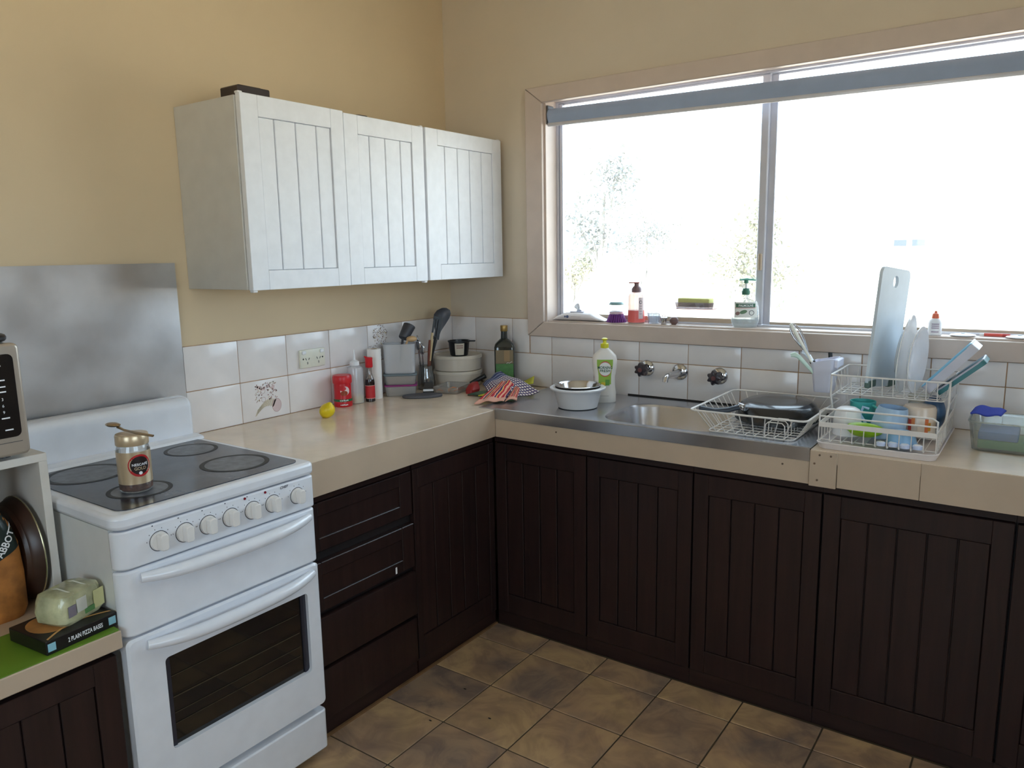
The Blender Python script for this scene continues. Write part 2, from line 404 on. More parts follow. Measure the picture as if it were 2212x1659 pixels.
# faded prints on two tiles (local: y across, z up)
def blob(mb, y, z, ry, rz, rot=0.0, n=14, x=0.0091):
    P_ = []
    for i in range(n):
        a = 2 * PI * i / n; p, q_ = ry * math.cos(a), rz * math.sin(a)
        P_.append((x, y + p * math.cos(rot) - q_ * math.sin(rot), z + p * math.sin(rot) + q_ * math.cos(rot)))
    mb.add(P_, [tuple(range(n))])
def ringb(mb, y, z, r, wdt=0.0012, n=20, sz=1.0, x=0.0092):
    for i in range(n):
        a, b = 2 * PI * i / n, 2 * PI * (i + 1) / n
        mb.add([(x, y + r * math.cos(a), z + r * sz * math.sin(a)), (x, y + r * math.cos(b), z + r * sz * math.sin(b)),
                (x, y + (r - wdt) * math.cos(b), z + (r - wdt) * sz * math.sin(b)), (x, y + (r - wdt) * math.cos(a), z + (r - wdt) * sz * math.sin(a))], [(0, 1, 2, 3)])
M['printp'] = mat('pale_tile_print_pink', c(216, 194, 194), 0.22)
M['printy'] = mat('pale_tile_print_cream', c(214, 202, 180), 0.22)
rnd = random.Random(3)
t1 = tl[(5, 0)]
m1, m2, m3 = MB(), MB(), MB()
blob(m3, 0.042, -0.028, 0.019, 0.024); ringb(m1, 0.042, -0.028, 0.020, 0.0012, 22, 1.22)
for k in range(4):
    for j in range(10): blob(m2, -0.045 + j * 0.008 + k * 0.003, -0.05 + 0.006 * k + 0.028 * math.sin(j * 0.25), 0.006, 0.0022, 0.6)
for k in range(110):
    y = rnd.uniform(-0.045, 0.045); z = rnd.uniform(-0.005, 0.058)
    if abs(y + 0.005) < 0.012 and z < 0.04: continue
    blob((m1 if k % 3 else m2), y, z, rnd.uniform(0.0014, 0.0055), rnd.uniform(0.0008, 0.0022), rnd.uniform(0, PI), 8)
for z in (0.0, 0.03): ringb(m1, -0.012, z, 0.009, 0.0009)
for k in range(4): blob(m3, -0.03 + 0.02 * k, 0.045 - 0.006 * (k % 2), 0.009, 0.006, 0.3 * k)
m1.build('tile_print', 'print', t1, smooth=False); m2.build('tile_print', 'printy', t1, smooth=False); m3.build('tile_print', 'printp', t1, smooth=False)
t2 = tl[(2, 1)]
m1, m2 = MB(), MB()
for k in range(150):
    a = rnd.uniform(0, 2 * PI); r = 0.042 * math.sqrt(rnd.random())
    blob(m1 if k % 3 else m2, -0.03 + r * math.cos(a), 0.03 + r * math.sin(a), rnd.uniform(0.001, 0.0035), rnd.uniform(0.0008, 0.002), rnd.uniform(0, PI), 8)
for k in range(80): blob(m1, -0.075 + rnd.uniform(-0.02, 0.05), -0.03 + rnd.uniform(-0.03, 0.02), rnd.uniform(0.001, 0.003), 0.001, rnd.uniform(0, PI), 8)
m1.build('tile_print', mat('brown_sprig_print', c(140, 112, 100), 0.3), t2, smooth=False); m2.build('tile_print', 'print2', t2, smooth=False)

# ------------------------------------------------------------------ window
win = struct(bpy.data.objects.new('window_1', None)); COL.objects.link(win)
TX0, TX1, TZ0, TZ1 = 0.4347, 2.40, 1.0685, 2.0593     # outer edges of the trim
IX0, IX1, IZ0, IZ1 = 0.514, 2.32, 1.129, 1.998        # inner edges
def trim_board(poly):
    o = MB().prism(poly, -0.022, 0.0, lambda a, b, h: (a, h, b)).build('trim_board', 'trim', win)
    bv = o.modifiers.new('edge', 'BEVEL'); bv.width = 0.003; bv.segments = 2; bv.limit_method = 'ANGLE'
trim_board([(TX0, TZ0), (IX0, IZ0), (IX0, IZ1), (TX0, TZ1)])
trim_board([(TX1, TZ0), (TX1, TZ1), (IX1, IZ1), (IX1, IZ0)])
trim_board([(TX0 + .001, TZ1 + .001), (IX0 + .001, IZ1 + .001), (IX1 - .001, IZ1 + .001), (TX1 - .001, TZ1 + .001)])
trim_board([(TX0 + .001, TZ0 - .001), (TX1 - .001, TZ0 - .001), (IX1 - .001, IZ0 - .001), (IX0 + .001, IZ0 - .001)])
MB().box(0.503, 0.522, -0.004, 0.12, 1.12, 2.027).build('reveal_board', 'trim', win)
MB().box(2.305, 2.32, -0.004, 0.12, 1.12, 2.027).build('reveal_board', 'trim', win)
MB().box(0.522, 2.305, -0.004, 0.12, 2.012, 2.027).build('reveal_board', 'trim', win)
MB().rbox(0.522, 2.305, 0.002, 0.12, 1.112, 1.134, 0.002, 1).build('window_sill', 'trim', win)
fr = MB(); FY0, FY1 = 0.076, 0.116
fr.box(0.522, 0.533, FY0, FY1, 1.134, 2.012); fr.box(2.29, 2.305, FY0, FY1, 1.134, 2.012)
fr.box(0.533, 2.29, FY0, FY1, 2.005, 2.012); fr.box(0.533, 2.29, FY0, FY1, 1.134, 1.140)
fr.build('outer_frame', 'alu', win)
s1 = MB(); s1.rbox(0.534, 0.549, 0.080, 0.098, 1.141, 2.004, 0.002, 1); s1.rbox(1.358, 1.386, 0.080, 0.098, 1.141, 2.004, 0.003, 1)
s1.box(0.549, 1.358, 0.082, 0.097, 1.998, 2.004)
s1 = s1.build('sliding_sash', 'alu', win)
MB().box(0.549, 1.358, 0.082, 0.097, 1.141, 1.158).build('bottom_rail', 'alub', s1)
MB().rbox(1.366, 1.38, 0.070, 0.080, 1.335, 1.395, 0.003, 1).build('sash_latch', 'alub', s1)
s2 = MB(); s2.rbox(1.380, 1.408, 0.099, 0.114, 1.141, 2.004, 0.002, 1); s2.box(2.275, 2.29, 0.099, 0.114, 1.141, 2.004)
s2.box(1.408, 2.275, 0.100, 0.113, 1.999, 2.004)
s2 = s2.build('fixed_sash', 'alu', win)
MB().box(1.408, 2.275, 0.100, 0.113, 1.141, 1.150).build('bottom_rail', 'alub', s2)
MB().box(0.549, 1.358, 0.088, 0.091, 1.158, 1.998).build('window_pane', 'glass', win)
MB().box(1.408, 2.275, 0.105, 0.108, 1.150, 1.999).build('window_pane', 'glass', win)
# second window, in the right wall beside the camera (outside the picture)
w2 = struct(bpy.data.objects.new('window_2', None)); COL.objects.link(w2)
fm = MB(); fm.box(3.62, 3.68, -3.1, -3.05, 1.05, 2.0); fm.box(3.62, 3.68, -1.35, -1.3, 1.05, 2.0); fm.box(3.62, 3.68, -3.05, -1.35, 1.05, 1.10); fm.box(3.62, 3.68, -3.05, -1.35, 1.95, 2.0); fm.box(3.62, 3.68, -2.22, -2.18, 1.10, 1.95)
fm.build('window_frame', 'alu', w2)
MB().box(3.645, 3.648, -3.05, -2.22, 1.10, 1.95).build('window_pane', 'glass', w2); MB().box(3.645, 3.648, -2.18, -1.35, 1.10, 1.95).build('window_pane', 'glass', w2)

w3 = struct(bpy.data.objects.new('added_fill_window', None)); COL.objects.link(w3)  # unseen back window, added to brighten surfaces that face the back wall
fm = MB(); fm.box(1.2, 1.25, -4.48, -4.42, 0.9, 2.1); fm.box(2.55, 2.6, -4.48, -4.42, 0.9, 2.1); fm.box(1.25, 2.55, -4.48, -4.42, 0.9, 0.95); fm.box(1.25, 2.55, -4.48, -4.42, 2.05, 2.1); fm.box(1.88, 1.92, -4.48, -4.42, 0.95, 2.05)
fm.build('window_frame', 'alu', w3)
MB().box(1.25, 1.88, -4.45, -4.447, 0.95, 2.05).build('window_pane', 'glass', w3); MB().box(1.92, 2.55, -4.45, -4.447, 0.95, 2.05).build('window_pane', 'glass', w3)

# roller blind
bl = thing('roller_blind', 'blue-grey fabric roller blind rolled up at the top of the window', 'blind', (0.524, 0.018, 1.950))
L_ = 1.775; dz = -0.030
def slope(p): return (p.x, p.y, p.z + dz * p.x / L_)
m = MB(); prof = []
ring = lambda x: [(x, 0.024 * math.cos(a), 0.028 * math.sin(a)) for a in [2 * PI * i / 24 for i in range(24)]]
m.loft([ring(0.006), ring(L_ / 2), ring(L_ - 0.006)]); m.map(slope).build('fabric_roll', 'blind', bl)
MB().box(0.012, L_ - 0.012, -0.0245, -0.0225, -0.034, 0.0).map(slope).build('hanging_fabric', 'blind', bl)
MB().rbox(0.010, L_ - 0.010, -0.028, -0.019, -0.044, -0.030, 0.003, 2).map(slope).build('hem_bar', 'alu', bl)
for x in (0.0, L_ - 0.006): MB().rbox(x, x + 0.006, -0.018, 0.028, -0.034, 0.040, 0.002, 1).map(slope).build('bracket', 'dgrey', bl)

# ------------------------------------------------------------------ doors made of planks
def plank_door(parent, axis, face, a0, a1, z0, z1, f0, f1, fz0, fz1, cuts, m, mr, thick=0.02):
    """axis 'y': faces +x at x = face; axis 'x': faces -y at y = face; a = along the wall"""
    def B(p0, p1, q0, q1, d0, d1, r=0.0012):
        mm = MB()
        if axis == 'y': mm.rbox(face - d1, face - d0, p0, p1, q0, q1, r, 1)
        else: mm.rbox(p0, p1, face + d0, face + d1, q0, q1, r, 1)
        return mm
    d = MB()
    for args in ((a0, f0, z0, z1), (f1, a1, z0, z1), (f0, f1, fz1, z1), (f0, f1, z0, fz0)):
        q_ = B(*args, 0, thick); d.add(q_.v, q_.f)
    q_ = B(f0, f1, fz0, fz1, 0.012, thick - 0.001); d.add(q_.v, q_.f)
    door = d.build('door', m, parent)
    cs = [f0] + list(cuts) + [f1]
    for p0, p1 in zip(cs[:-1], cs[1:]):
        B(p0 + 0.0016, p1 - 0.0016, fz0 + 0.001, fz1 - 0.001, 0.004, 0.0125, 0.0018).build('plank', mr, door)
    return door

# ------------------------------------------------------------------ white wall cupboards
def cupboard(label, y0, y1):
    t = thing('wall_cupboard', label, 'cupboard', (0, 0, 0))
    b = MB(); Z0, Z1, D = 1.3165, 1.866, 0.300
    b.rbox(0.001, D, y0, y0 + 0.016, Z0, Z1, 0.001, 1); b.rbox(0.001, D, y1 - 0.016, y1, Z0, Z1, 0.001, 1)
    b.box(0.001, D, y0 + 0.016, y1 - 0.016, Z0, Z0 + 0.016); b.box(0.001, D, y0 + 0.016, y1 - 0.016, Z1 - 0.016, Z1); b.box(0.001, 0.006, y0 + 0.016, y1 - 0.016, Z0 + .016, Z1 - .016)
    b.build('carcass', 'carcass', t); return t
ca = cupboard('white double wall cupboard with grooved plank doors above the bench', -1.290, -0.512)
plank_door(ca, 'y', 0.3225, -1.286, -0.900, 1.3145, 1.8715, -1.227, -0.953, 1.372, 1.812, (-1.170, -1.091, -1.011), 'white', 'white')
plank_door(ca, 'y', 0.3215, -0.898, -0.514, 1.3150, 1.8670, -0.837, -0.575, 1.370, 1.807, (-0.783, -0.708, -0.633), 'white', 'white')
cb_ = cupboard('white single wall cupboard next to the corner of the room', -0.505, -0.036)
plank_door(cb_, 'y', 0.3225, -0.503, -0.037, 1.3155, 1.8690, -0.437, -0.095, 1.373, 1.812, (-0.393, -0.317, -0.243, -0.166), 'white', 'white')
for y, z, par in ((-1.280, 1.872, ca), (-0.520, 1.868, ca), (-0.045, 1.869, cb_), (-1.275, 1.311, ca), (-0.522, 1.311, ca)):
    MB().rbox(0.301, 0.319, y - 0.008, y + 0.008, z - 0.003, z + 0.004, 0.002, 1).build('hinge_cap', 'whitep', par)
t = tag(MB().rbox(0.20, 0.285, -1.262, -1.150, 1.8665, 1.9005, 0.003, 1).rbox(0.22, 0.265, -1.245, -1.165, 1.9005, 1.906, 0.002, 1).build('dark_box', mat('dark_wood_box', c(52, 40, 36), 0.5)), 'small dark box lying on top of the double wall cupboard', 'box')
tag(MB().prism(rrect(0.19, 0.285, -0.80, -0.695, 0.02), 1.8665, 1.8755).prism(rrect(0.215, 0.26, -0.775, -0.72, 0.015), 1.8755, 1.884).build('saucepan_lid', 'black'), 'flat black lid lying on the cupboard near its second door', 'lid')

# ------------------------------------------------------------------ dark base cabinets
def carcase(label, x0, x1, y0, y1, axis):
    t = thing('base_cabinet', label, 'cabinet')
    MB().box(x0, x1, y0, y1, 0.0, 0.7475).build('carcass', 'gap', t); return t
FX, FYW = 0.5815, -0.472       # faces of the doors
dc = carcase('dark wooden drawer cabinet right beside the white stove', 0.02, 0.560, -1.374, -0.9225, 'y')
rows = [(0.574, 0.719), (0.394, 0.543), (0.226, 0.376), (0.056, 0.212)]
for k, (z0, z1) in enumerate(rows):
    d = MB(); a0, a1 = -1.371, -0.926; f = FX + (0.0, 0.004, 0.007, 0.003)[k]
    if k < 2:
        iy, iz = 0.055, 0.040
        for b in ((a0, a0 + iy, z0, z1), (a1 - iy, a1, z0, z1), (a0 + iy, a1 - iy, z1 - iz, z1), (a0 + iy, a1 - iy, z0, z0 + iz)): d.rbox(0.5605, f, b[0], b[1], b[2], b[3], 0.002, 1)
        d.box(0.5605, f - 0.005, a0 + iy, a1 - iy, z0 + iz, z1 - iz)
    else: d.rbox(0.5605, f, a0, a1, z0, z1, 0.003, 2)
    d = d.build('drawer', 'dark', dc)
    if k == 1: MB().box(f, f + 0.0006, -1.019, -1.012, 0.399, 0.421).build('paint_chip', 'whitep', d)
MB().box(0.5605, 0.577, -1.371, -0.926, 0.7225, 0.7475).build('top_rail', 'darky', dc); MB().box(0.5605, 0.576, -1.371, -0.926, 0.0, 0.052).build('plinth', 'darky', dc)
lc = carcase('dark wooden corner cabinet with a plank door next to the drawers', 0.02, 0.560, -0.921, -0.476, 'y')
plank_door(lc, 'y', FX, -0.918, -0.478, 0.056, 0.721, -0.893, -0.508, 0.130, 0.655, (-0.816, -0.739, -0.662, -0.585), 'dark', 'dark')
MB().box(0.5605, 0.578, -0.918, -0.478, 0.7225, 0.7475).build('top_rail', 'darky', lc); MB().box(0.5605, 0.576, -0.918, -0.478, 0.0, 0.054).build('plinth', 'darky', lc)
secs = [(0.583, 0.975, 4, 'dark plank-door cabinet in the corner below the bench, left of the sink'), (0.975, 1.361, 4, 'dark plank-door cabinet below the sink basin'),
        (1.361, 1.750, 4, 'dark plank-door cabinet below the wire draining basket'), (1.750, 2.213, 5, 'wide dark plank-door cabinet below the two-tier dish rack'), (2.213, 2.660, 5, 'dark plank-door cabinet at the right edge of the picture')]
for x0, x1, n, lab in secs:
    t = carcase(lab, x0, x1 - 0.001, -0.451, -0.02, 'x')
    f0, f1 = x0 + 0.05, x1 - 0.05
    plank_door(t, 'x', FYW - (0.003 if x0 > 1.7 else 0), x0 + 0.003, x1 - 0.003, 0.056, 0.719, f0, f1, 0.130, 0.655, [f0 + (f1 - f0) * i / n for i in range(1, n)], 'dark', 'dark')
    MB().box(x0, x1 - 0.001, -0.468, -0.4515, 0.7225, 0.7475).build('top_rail', 'darkx', t); MB().box(x0, x1 - 0.001, -0.466, -0.4515, 0.0, 0.054).build('plinth', 'darkx', t)
mb = MB(); mb.box(0.5775, 0.586, -1.374, -0.479, 0.0, 0.007)
struct(mb.build('baseboard_left', mat('timber_bead', c(120, 88, 58), 0.6, var=0.2)))

# ------------------------------------------------------------------ benches
bt = thing('benchtop', 'cream laminate benchtop running from the stove into the corner', 'benchtop')
MB().prism([(0.010, -1.374), (0.6055, -1.374), (0.6055, -0.498), (0.6055, -0.010), (0.010, -0.010)], 0.815, ZC).build('worktop', 'lam', bt)
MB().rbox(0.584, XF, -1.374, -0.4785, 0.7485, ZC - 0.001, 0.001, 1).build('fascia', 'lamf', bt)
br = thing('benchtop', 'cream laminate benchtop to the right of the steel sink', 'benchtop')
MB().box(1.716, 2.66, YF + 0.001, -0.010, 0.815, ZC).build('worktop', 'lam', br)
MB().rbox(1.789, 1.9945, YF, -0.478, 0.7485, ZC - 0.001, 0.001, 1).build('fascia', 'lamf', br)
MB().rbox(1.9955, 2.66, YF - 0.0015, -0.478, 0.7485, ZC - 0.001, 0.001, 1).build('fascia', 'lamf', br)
# steel sink bench
M['screw'] = mat('rusty_screw', c(120, 100, 84), 0.5, metal=0.6)
sk = thing('sink_bench', 'stainless steel sink bench with one basin below the window', 'sink')
def sink_top():
    x0, x1, y0, y1, z = 0.535, 1.7145, YF - 0.002, -0.011, ZC + 0.003
    hole = rrect(1.0, 1.44, -0.445, -0.125, 0.095, 10); cx, cy = 1.22, -0.285; out = []
    for a, b in hole:
        d = Vector((a - cx, b - cy)); ts = []
        if d.x: ts.append(((x1 if d.x > 0 else x0) - cx) / d.x)
        if d.y: ts.append(((y1 if d.y > 0 else y0) - cy) / d.y)
        t_ = min(ts); out.append([cx + d.x * t_, cy + d.y * t_])
    for q_ in ((x0, y0), (x1, y0), (x1, y1), (x0, y1)):
        k = min(range(len(out)), key=lambda i: (out[i][0] - q_[0]) ** 2 + (out[i][1] - q_[1]) ** 2); out[k] = list(q_)
    def ins(e): return [(cx + (a - cx) * (1 - e / 0.2), cy + (b - cy) * (1 - e / 0.16)) for a, b in hole]
    R = [[(a, b, z - 0.0025) for a, b in out], [(a, b, z) for a, b in out], [(a, b, z) for a, b in ins(-0.014)], [(a, b, z - 0.003) for a, b in ins(-0.004)], [(a, b, z - 0.012) for a, b in ins(0.0)],
         [(a, b, z - 0.115) for a, b in ins(0.010)], [(a, b, z - 0.135) for a, b in ins(0.022)], [(a, b, z - 0.142) for a, b in ins(0.05)], [(a, b, z - 0.146) for a, b in ins(0.15)]]
    m_ = MB(); m_.loft(R, False, True)
    m_.prism([(YF - 0.0025, 0.816), (YF - 0.0015, 0.816), (YF - 0.0015, 0.8515), (YF - 0.0025, 0.8525)], 0.6075, 1.7145, lambda a, b, h: (h, a, b))
    m_.prism([(YF - 0.0035, 0.8500), (YF + 0.004, 0.8500), (YF + 0.004, 0.8545), (YF - 0.0005, 0.8555), (YF - 0.0035, 0.8535)], 0.6075, 1.7145, lambda a, b, h: (h, a, b))
    return m_
sink_top().build('steel_top', 'steel', sk)
MB().lathe([(0.042, 0.7085), (0.040, 0.7105), (0.030, 0.7105), (0.026, 0.7085)], 24, 1.22, -0.285).build('drain', 'chrome', sk)
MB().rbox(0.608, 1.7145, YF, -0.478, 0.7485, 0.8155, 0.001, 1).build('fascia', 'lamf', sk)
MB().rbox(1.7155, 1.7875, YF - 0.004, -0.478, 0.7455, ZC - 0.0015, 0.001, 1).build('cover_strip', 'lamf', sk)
for x, z in ((1.742, 0.838), (1.772, 0.838), (1.729, 0.812), (1.738, 0.765), (0.87, 0.797), (1.64, 0.797)): MB().cyl((x, YF - (0.0055 if x > 1.7 else 0.0015), z), (x, YF + 0.002, z), 0.003, n=10).build('screw_head', 'screw', sk)
MB().box(0.90, 1.715, -0.0125, -0.009, ZC + 0.0035, ZC + 0.0085).build('sealant', mat('mouldy_sealant', c(34, 26, 22), 0.8, var=0.4, vscale=60), sk)

# stainless sheet behind the stove
tag(MB().box(0.0095, 0.012, -2.60, -1.3375, 0.960, 1.3985).build('splash_sheet', 'sheet'), 'brushed stainless steel splash sheet on the wall behind the stove', 'splashback')

# power point
po = thing('power_outlet', 'white double power outlet with two switches on the tiled wall', 'outlet', (0.0085, -0.8265, 1.0415))
MB().rbox(0.0, 0.011, -0.0585, 0.0585, -0.034, 0.034, 0.004, 2).build('plate', mat('outlet_plastic', c(228, 226, 210), 0.35), po)
for s in (-1, 1):
    MB().rbox(0.011, 0.0155, s * 0.042 - 0.009, s * 0.042 + 0.009, 0.017, 0.029, 0.003, 2).build('switch', 'whitep', po)
    sl = MB(); y = s * 0.026
    for dy, zz, rot in ((-0.007, 0.0, 0.5), (0.007, 0.0, -0.5), (0.0, -0.015, 0.0)):
        p = MB().box(0.0111, 0.0114, -0.0012, 0.0012, -0.0045, 0.0045)
        p.map(lambda v: (v.x, y + dy + v.y * math.cos(rot) - v.z * math.sin(rot), zz - 0.001 + v.y * math.sin(rot) + v.z * math.cos(rot))); sl.add(p.v, p.f)
    sl.cyl((0.0110, s * 0.045, 0.0), (0.0114, s * 0.045, 0.0), 0.0032, n=10)
    sl.build('pin_slots', 'black', po)

# ================================================================== STOVE
st = thing('stove', 'white upright electric stove with ceramic hob and glass oven door', 'stove')
SY0, SY1, SXB, SXF = -1.921, -1.382, 0.060, 0.655
MB().box(SXB, SXF - 0.035, SY0 + 0.004, SY1 - 0.004, 0.03, 0.835).build('body', 'enamel2', st)
def front(z0, z1, depth=0.034, f=SXF, r=0.028, y0=SY0 + 0.001, y1=SY1 - 0.001, seg=6):
    return MB().prism(rrect(f - depth, f, y0, y1, [0, r, 0.014, 0], seg), z0, z1)
def soft(o, wd=0.004, seg=2):
    b = o.modifiers.new('edge', 'BEVEL'); b.width = wd; b.segments = seg; b.limit_method = 'ANGLE'; b.angle_limit = math.radians(50); return o
rim = MB(); rim.prism(rrect(SXB, SXF + 0.006, SY0 - 0.002, SY1 + 0.002, [0.01, 0.035, 0.02, 0.01], 6), 0.836, 0.8705)
rim = soft(rim.build('hob_rim', 'enamel', st), 0.010, 3)
hob = MB().prism(rrect(0.150, SXF - 0.022, SY0 + 0.028, SY1 - 0.022, [0.02, 0.03, 0.03, 0.02], 6), 0.870, 0.8725).build('hob_glass', 'hob', st)
for bx, by, R in ((0.265, -1.492, 0.072), (0.498, -1.512, 0.088), (0.262, -1.782, 0.095), (0.510, -1.780, 0.072)):
    MB().lathe([(R * 0.86, 0.8725), (R * 0.86, 0.8729)], 36, bx, by).build('burner', 'burner', hob)
    MB().lathe([(R, 0.8727), (R, 0.8731), (R * 0.90, 0.8733), (R * 0.86, 0.8729)], 40, bx, by, cap0=False, cap1=False).build('burner_ring', 'burnring', hob)
# splashback with rolled top
pf = [(SXB - 0.02, 0.836)] + [(0.118, 0.872), (0.116, 0.955)] + [(0.086 + 0.030 * math.cos(a), 0.966 + 0.030 * math.sin(a)) for a in [PI / 2 * i / 6 for i in range(7)]] + [(0.060, 0.997), (SXB - 0.02, 0.99)]
sp = MB().prism(pf, SY0 + 0.002, SY1 - 0.002, lambda a, b, h: (a, h, b)).build('splash_back', 'enamel', st); soft(sp, 0.012, 3)
soft(MB().prism([(0.118, 0.870), (0.165, 0.870), (0.158, 0.879), (0.140, 0.883), (0.118, 0.884)], SY0 + 0.002, SY1 + 0.001, lambda a, b, h: (a, h, b)).build('hob_upstand', 'enamel', st), 0.004)
cp = soft(front(0.747, 0.833, f=SXF + 0.003).build('control_panel', 'enamel', st), 0.004)
kz = 0.791; kx = SXF + 0.003
for i, y in enumerate((-1.826, -1.764, -1.704, -1.643, -1.581, -1.520, -1.443)):
    R = 0.0205 if i < 6 else 0.0195
    k = MB().cyl((kx - 0.0005, y, kz), (kx + 0.007, y, kz), R + 0.0015, R, 28).build('knob', 'knob', cp)
    g = MB(); g.loft([[(kx + 0.007, y + a, kz + b) for a, b in rrect(-0.010, 0.011, -R * 0.97, R * 0.97, 0.007)], [(kx + 0.024, y + a * 0.86, kz + b * 0.95) for a, b in rrect(-0.010, 0.011, -R * 0.97, R * 0.97, 0.007)]], True, True)
    soft(g.build('knob_grip', 'knob', k), 0.002)
    MB().lathe([(R + 0.0028, 0.0), (R + 0.0028, 0.0004), (R + 0.0012, 0.0004)], 28, cap0=False, cap1=False).map(lambda v: (kx + 0.0002 + v.z, y + v.x, kz + v.y)).build('knob_ring', 'dgrey', k)
pr = MB()
for i, y in enumerate((-1.826, -1.764, -1.704, -1.643, -1.581, -1.520, -1.443)):
    for a in range(6):
        an = PI * (0.05 + a * 0.18); pr.add([(kx + 0.0004, y + 0.029 * math.cos(an) + p, kz + 0.029 * math.sin(an) + q_) for p, q_ in ((-.0008, -.0011), (.0008, -.0011), (.0008, .0011), (-.0008, .0011))], [(0, 1, 2, 3)])
    if i < 5: pr.add([(kx + 0.0004, y - 0.013 + p, 0.829 + q_) for p, q_ in ((-.0016, -.0012), (.0016, -.0012), (.0016, .0012), (-.0016, .0012))], [(0, 1, 2, 3)])
pr.build('dial_marks', 'ink', cp, smooth=False)
for y in (-1.601, -1.541): MB().cyl((kx, y, 0.826), (kx + 0.002, y, 0.826), 0.0034, 0.003, 14).build('pilot_light', mat('red_pilot', c(120, 24, 40), 0.25), cp)
lettering('CHEF', 0.007, lambda a, b: (kx + 0.0005, -1.482 + a, 0.825 + b), 'ink', cp, bold=True, shear=0.3, width=0.026)
# grill door, oven door, bottom drawer
def bar_handle(par, y0, y1, z, x, dip=0.012):
    pts = []; N = 18
    for i in range(N + 1):
        t_ = i / N; e = 1 - abs(2 * t_ - 1) ** 4
        pts.append((x + 0.004 + 0.026 * e, y0 + (y1 - y0) * t_, z - dip * (1 - (2 * t_ - 1) ** 2) + 0.0))
    m_ = MB(); m_.tube(pts, [0.011 + 0.0055 * (1 - abs(2 * i / N - 1) ** 3) for i in range(N + 1)], 12, flat=1.0)
    return m_.build('handle', 'enamel', par)
gd = soft(front(0.591, 0.742).build('grill_door', 'enamel', st), 0.005); bar_handle(gd, SY0 + 0.045, SY1 - 0.028, 0.722, SXF, 0.006)
od = MB()
WY0, WY1, WZa, WZb = -1.838, -1.428, 0.283, 0.512
def ringpanel(y0, y1, z0, z1, iy0, iy1, iz0, iz1, xb, xf):
    o_ = rrect(y0, y1, z0, z1, 0.012, 4); i_ = rrect(iy0, iy1, iz0, iz1, 0.010, 4)
    return [[(xb, a, b) for a, b in i_], [(xb, a, b) for a, b in o_], [(xf - 0.006, a, b) for a, b in o_], [(xf, y0 + 0.006 + (a - y0) * (y1 - y0 - 0.012) / (y1 - y0), z0 + .005 + (b - z0) * (z1 - z0 - .010) / (z1 - z0)) for a, b in o_], [(xf, a, b) for a, b in i_], [(xb, a, b) for a, b in i_]]
od.loft(ringpanel(SY0 + 0.001, SY1 - 0.001, 0.166, 0.585, WY0, WY1, WZa, WZb, SXF - 0.030, SXF), False, False)
od = od.build('oven_door', 'enamel', st)
MB().box(SXF - 0.029, SXF - 0.014, WY0 - 0.01, WY1 + 0.01, WZa - 0.01, WZb + 0.01).build('window_backing', 'ovenglass', od)
M['ovenborder'] = mat('oven_glass_border', c(48, 48, 58), 0.2)
for a in (WY0, WY1 - 0.016): MB().box(SXF - 0.014, SXF - 0.0105, a, a + 0.016, WZa, WZb).build('window_border', 'ovenborder', od)
rk = MB()
for z in (0.335, 0.362, 0.402, 0.455): rk.cyl((SXF - 0.0125, WY0 + 0.018, z), (SXF - 0.0125, WY1 - 0.025, z + 0.001), 0.0009 if z != 0.402 else 0.0013, n=6)
for k_ in range(4): pass
MB().add(rk.v, rk.f).build('oven_shelf_wires', mat('shelf_wire', c(84, 74, 54), 0.4, metal=0.6), od)['kind'] = 'stuff'
bar_handle(od, SY0 + 0.045, SY1 - 0.028, 0.563, SXF, 0.008)
soft(front(0.030, 0.147, f=SXF - 0.002).build('bottom_drawer', 'enamel', st), 0.004)
for y in (SY0 + 0.05, SY1 - 0.05):
    for x in (0.12, 0.60): MB().lathe([(0.016, 0.0), (0.016, 0.006), (0.008, 0.008), (0.008, 0.031)], 14, x, y).build('foot', 'black', st)

# coffee jar with a spoon across its lid
JX, JY = 0.508, -1.786; ja = cam_ang(JX, JY)
jar = thing('coffee_jar', 'glass coffee jar with gold lid and round red-black label on the hob', 'jar', (JX, JY, 0.8733))
M['coffeeglass'] = clear('jar_glass', (0.92, 0.92, 0.90, 1), 0.05, 0.05, 0.12)
M['coffee'] = mat('coffee_granules', c(98, 60, 42), 0.8, var=0.4, vscale=150, bump=0.5, bscale=300)
M['gold'] = mat('gold_foil', c(206, 184, 152), 0.30, metal=0.55, var=0.05)
MB().lathe([(0.030, 0), (0.035, 0.003), (0.0365, 0.012), (0.0365, 0.100), (0.0345, 0.108), (0.0335, 0.112)], 32).build('jar_body', 'coffeeglass', jar)
MB().lathe([(0.030, 0.003), (0.0360, 0.008), (0.0360, 0.030), (0.02, 0.032)], 28).build('coffee', 'coffee', jar)
lb = MB(); cyl_patch(lb, 0.0370, ja - 2.2, ja + 2.2, 0.022, 0.098, 36); lb.build('gold_label', 'gold', jar)
MB().lathe([(0.0355, 0.112), (0.0362, 0.114), (0.0362, 0.134), (0.0345, 0.1372), (0.0300, 0.1376)], 32).build('lid', 'gold', jar)
def disc_on_cyl(R, ang, z, r, m_, n=28, sz=1.0):
    q_ = MB(); q_.add([(R * math.cos(ang), R * math.sin(ang), z)], []); f_ = on_cyl(R, ang, z)
    rings = [[f_(r * t_ * math.cos(2 * PI * i / n), r * sz * t_ * math.sin(2 * PI * i / n)) for i in range(n)] for t_ in (0.02, 0.5, 1.0)]
    q_.loft(rings, True, False); return q_
disc_on_cyl(0.0373, ja + 0.32, 0.066, 0.0265, 'red').build('label_disc', mat('label_red', c(178, 32, 36), 0.35), jar)
disc_on_cyl(0.0376, ja + 0.32, 0.0665, 0.0215, 'black').build('label_disc', mat('label_dark', c(34, 20, 20), 0.35), jar)
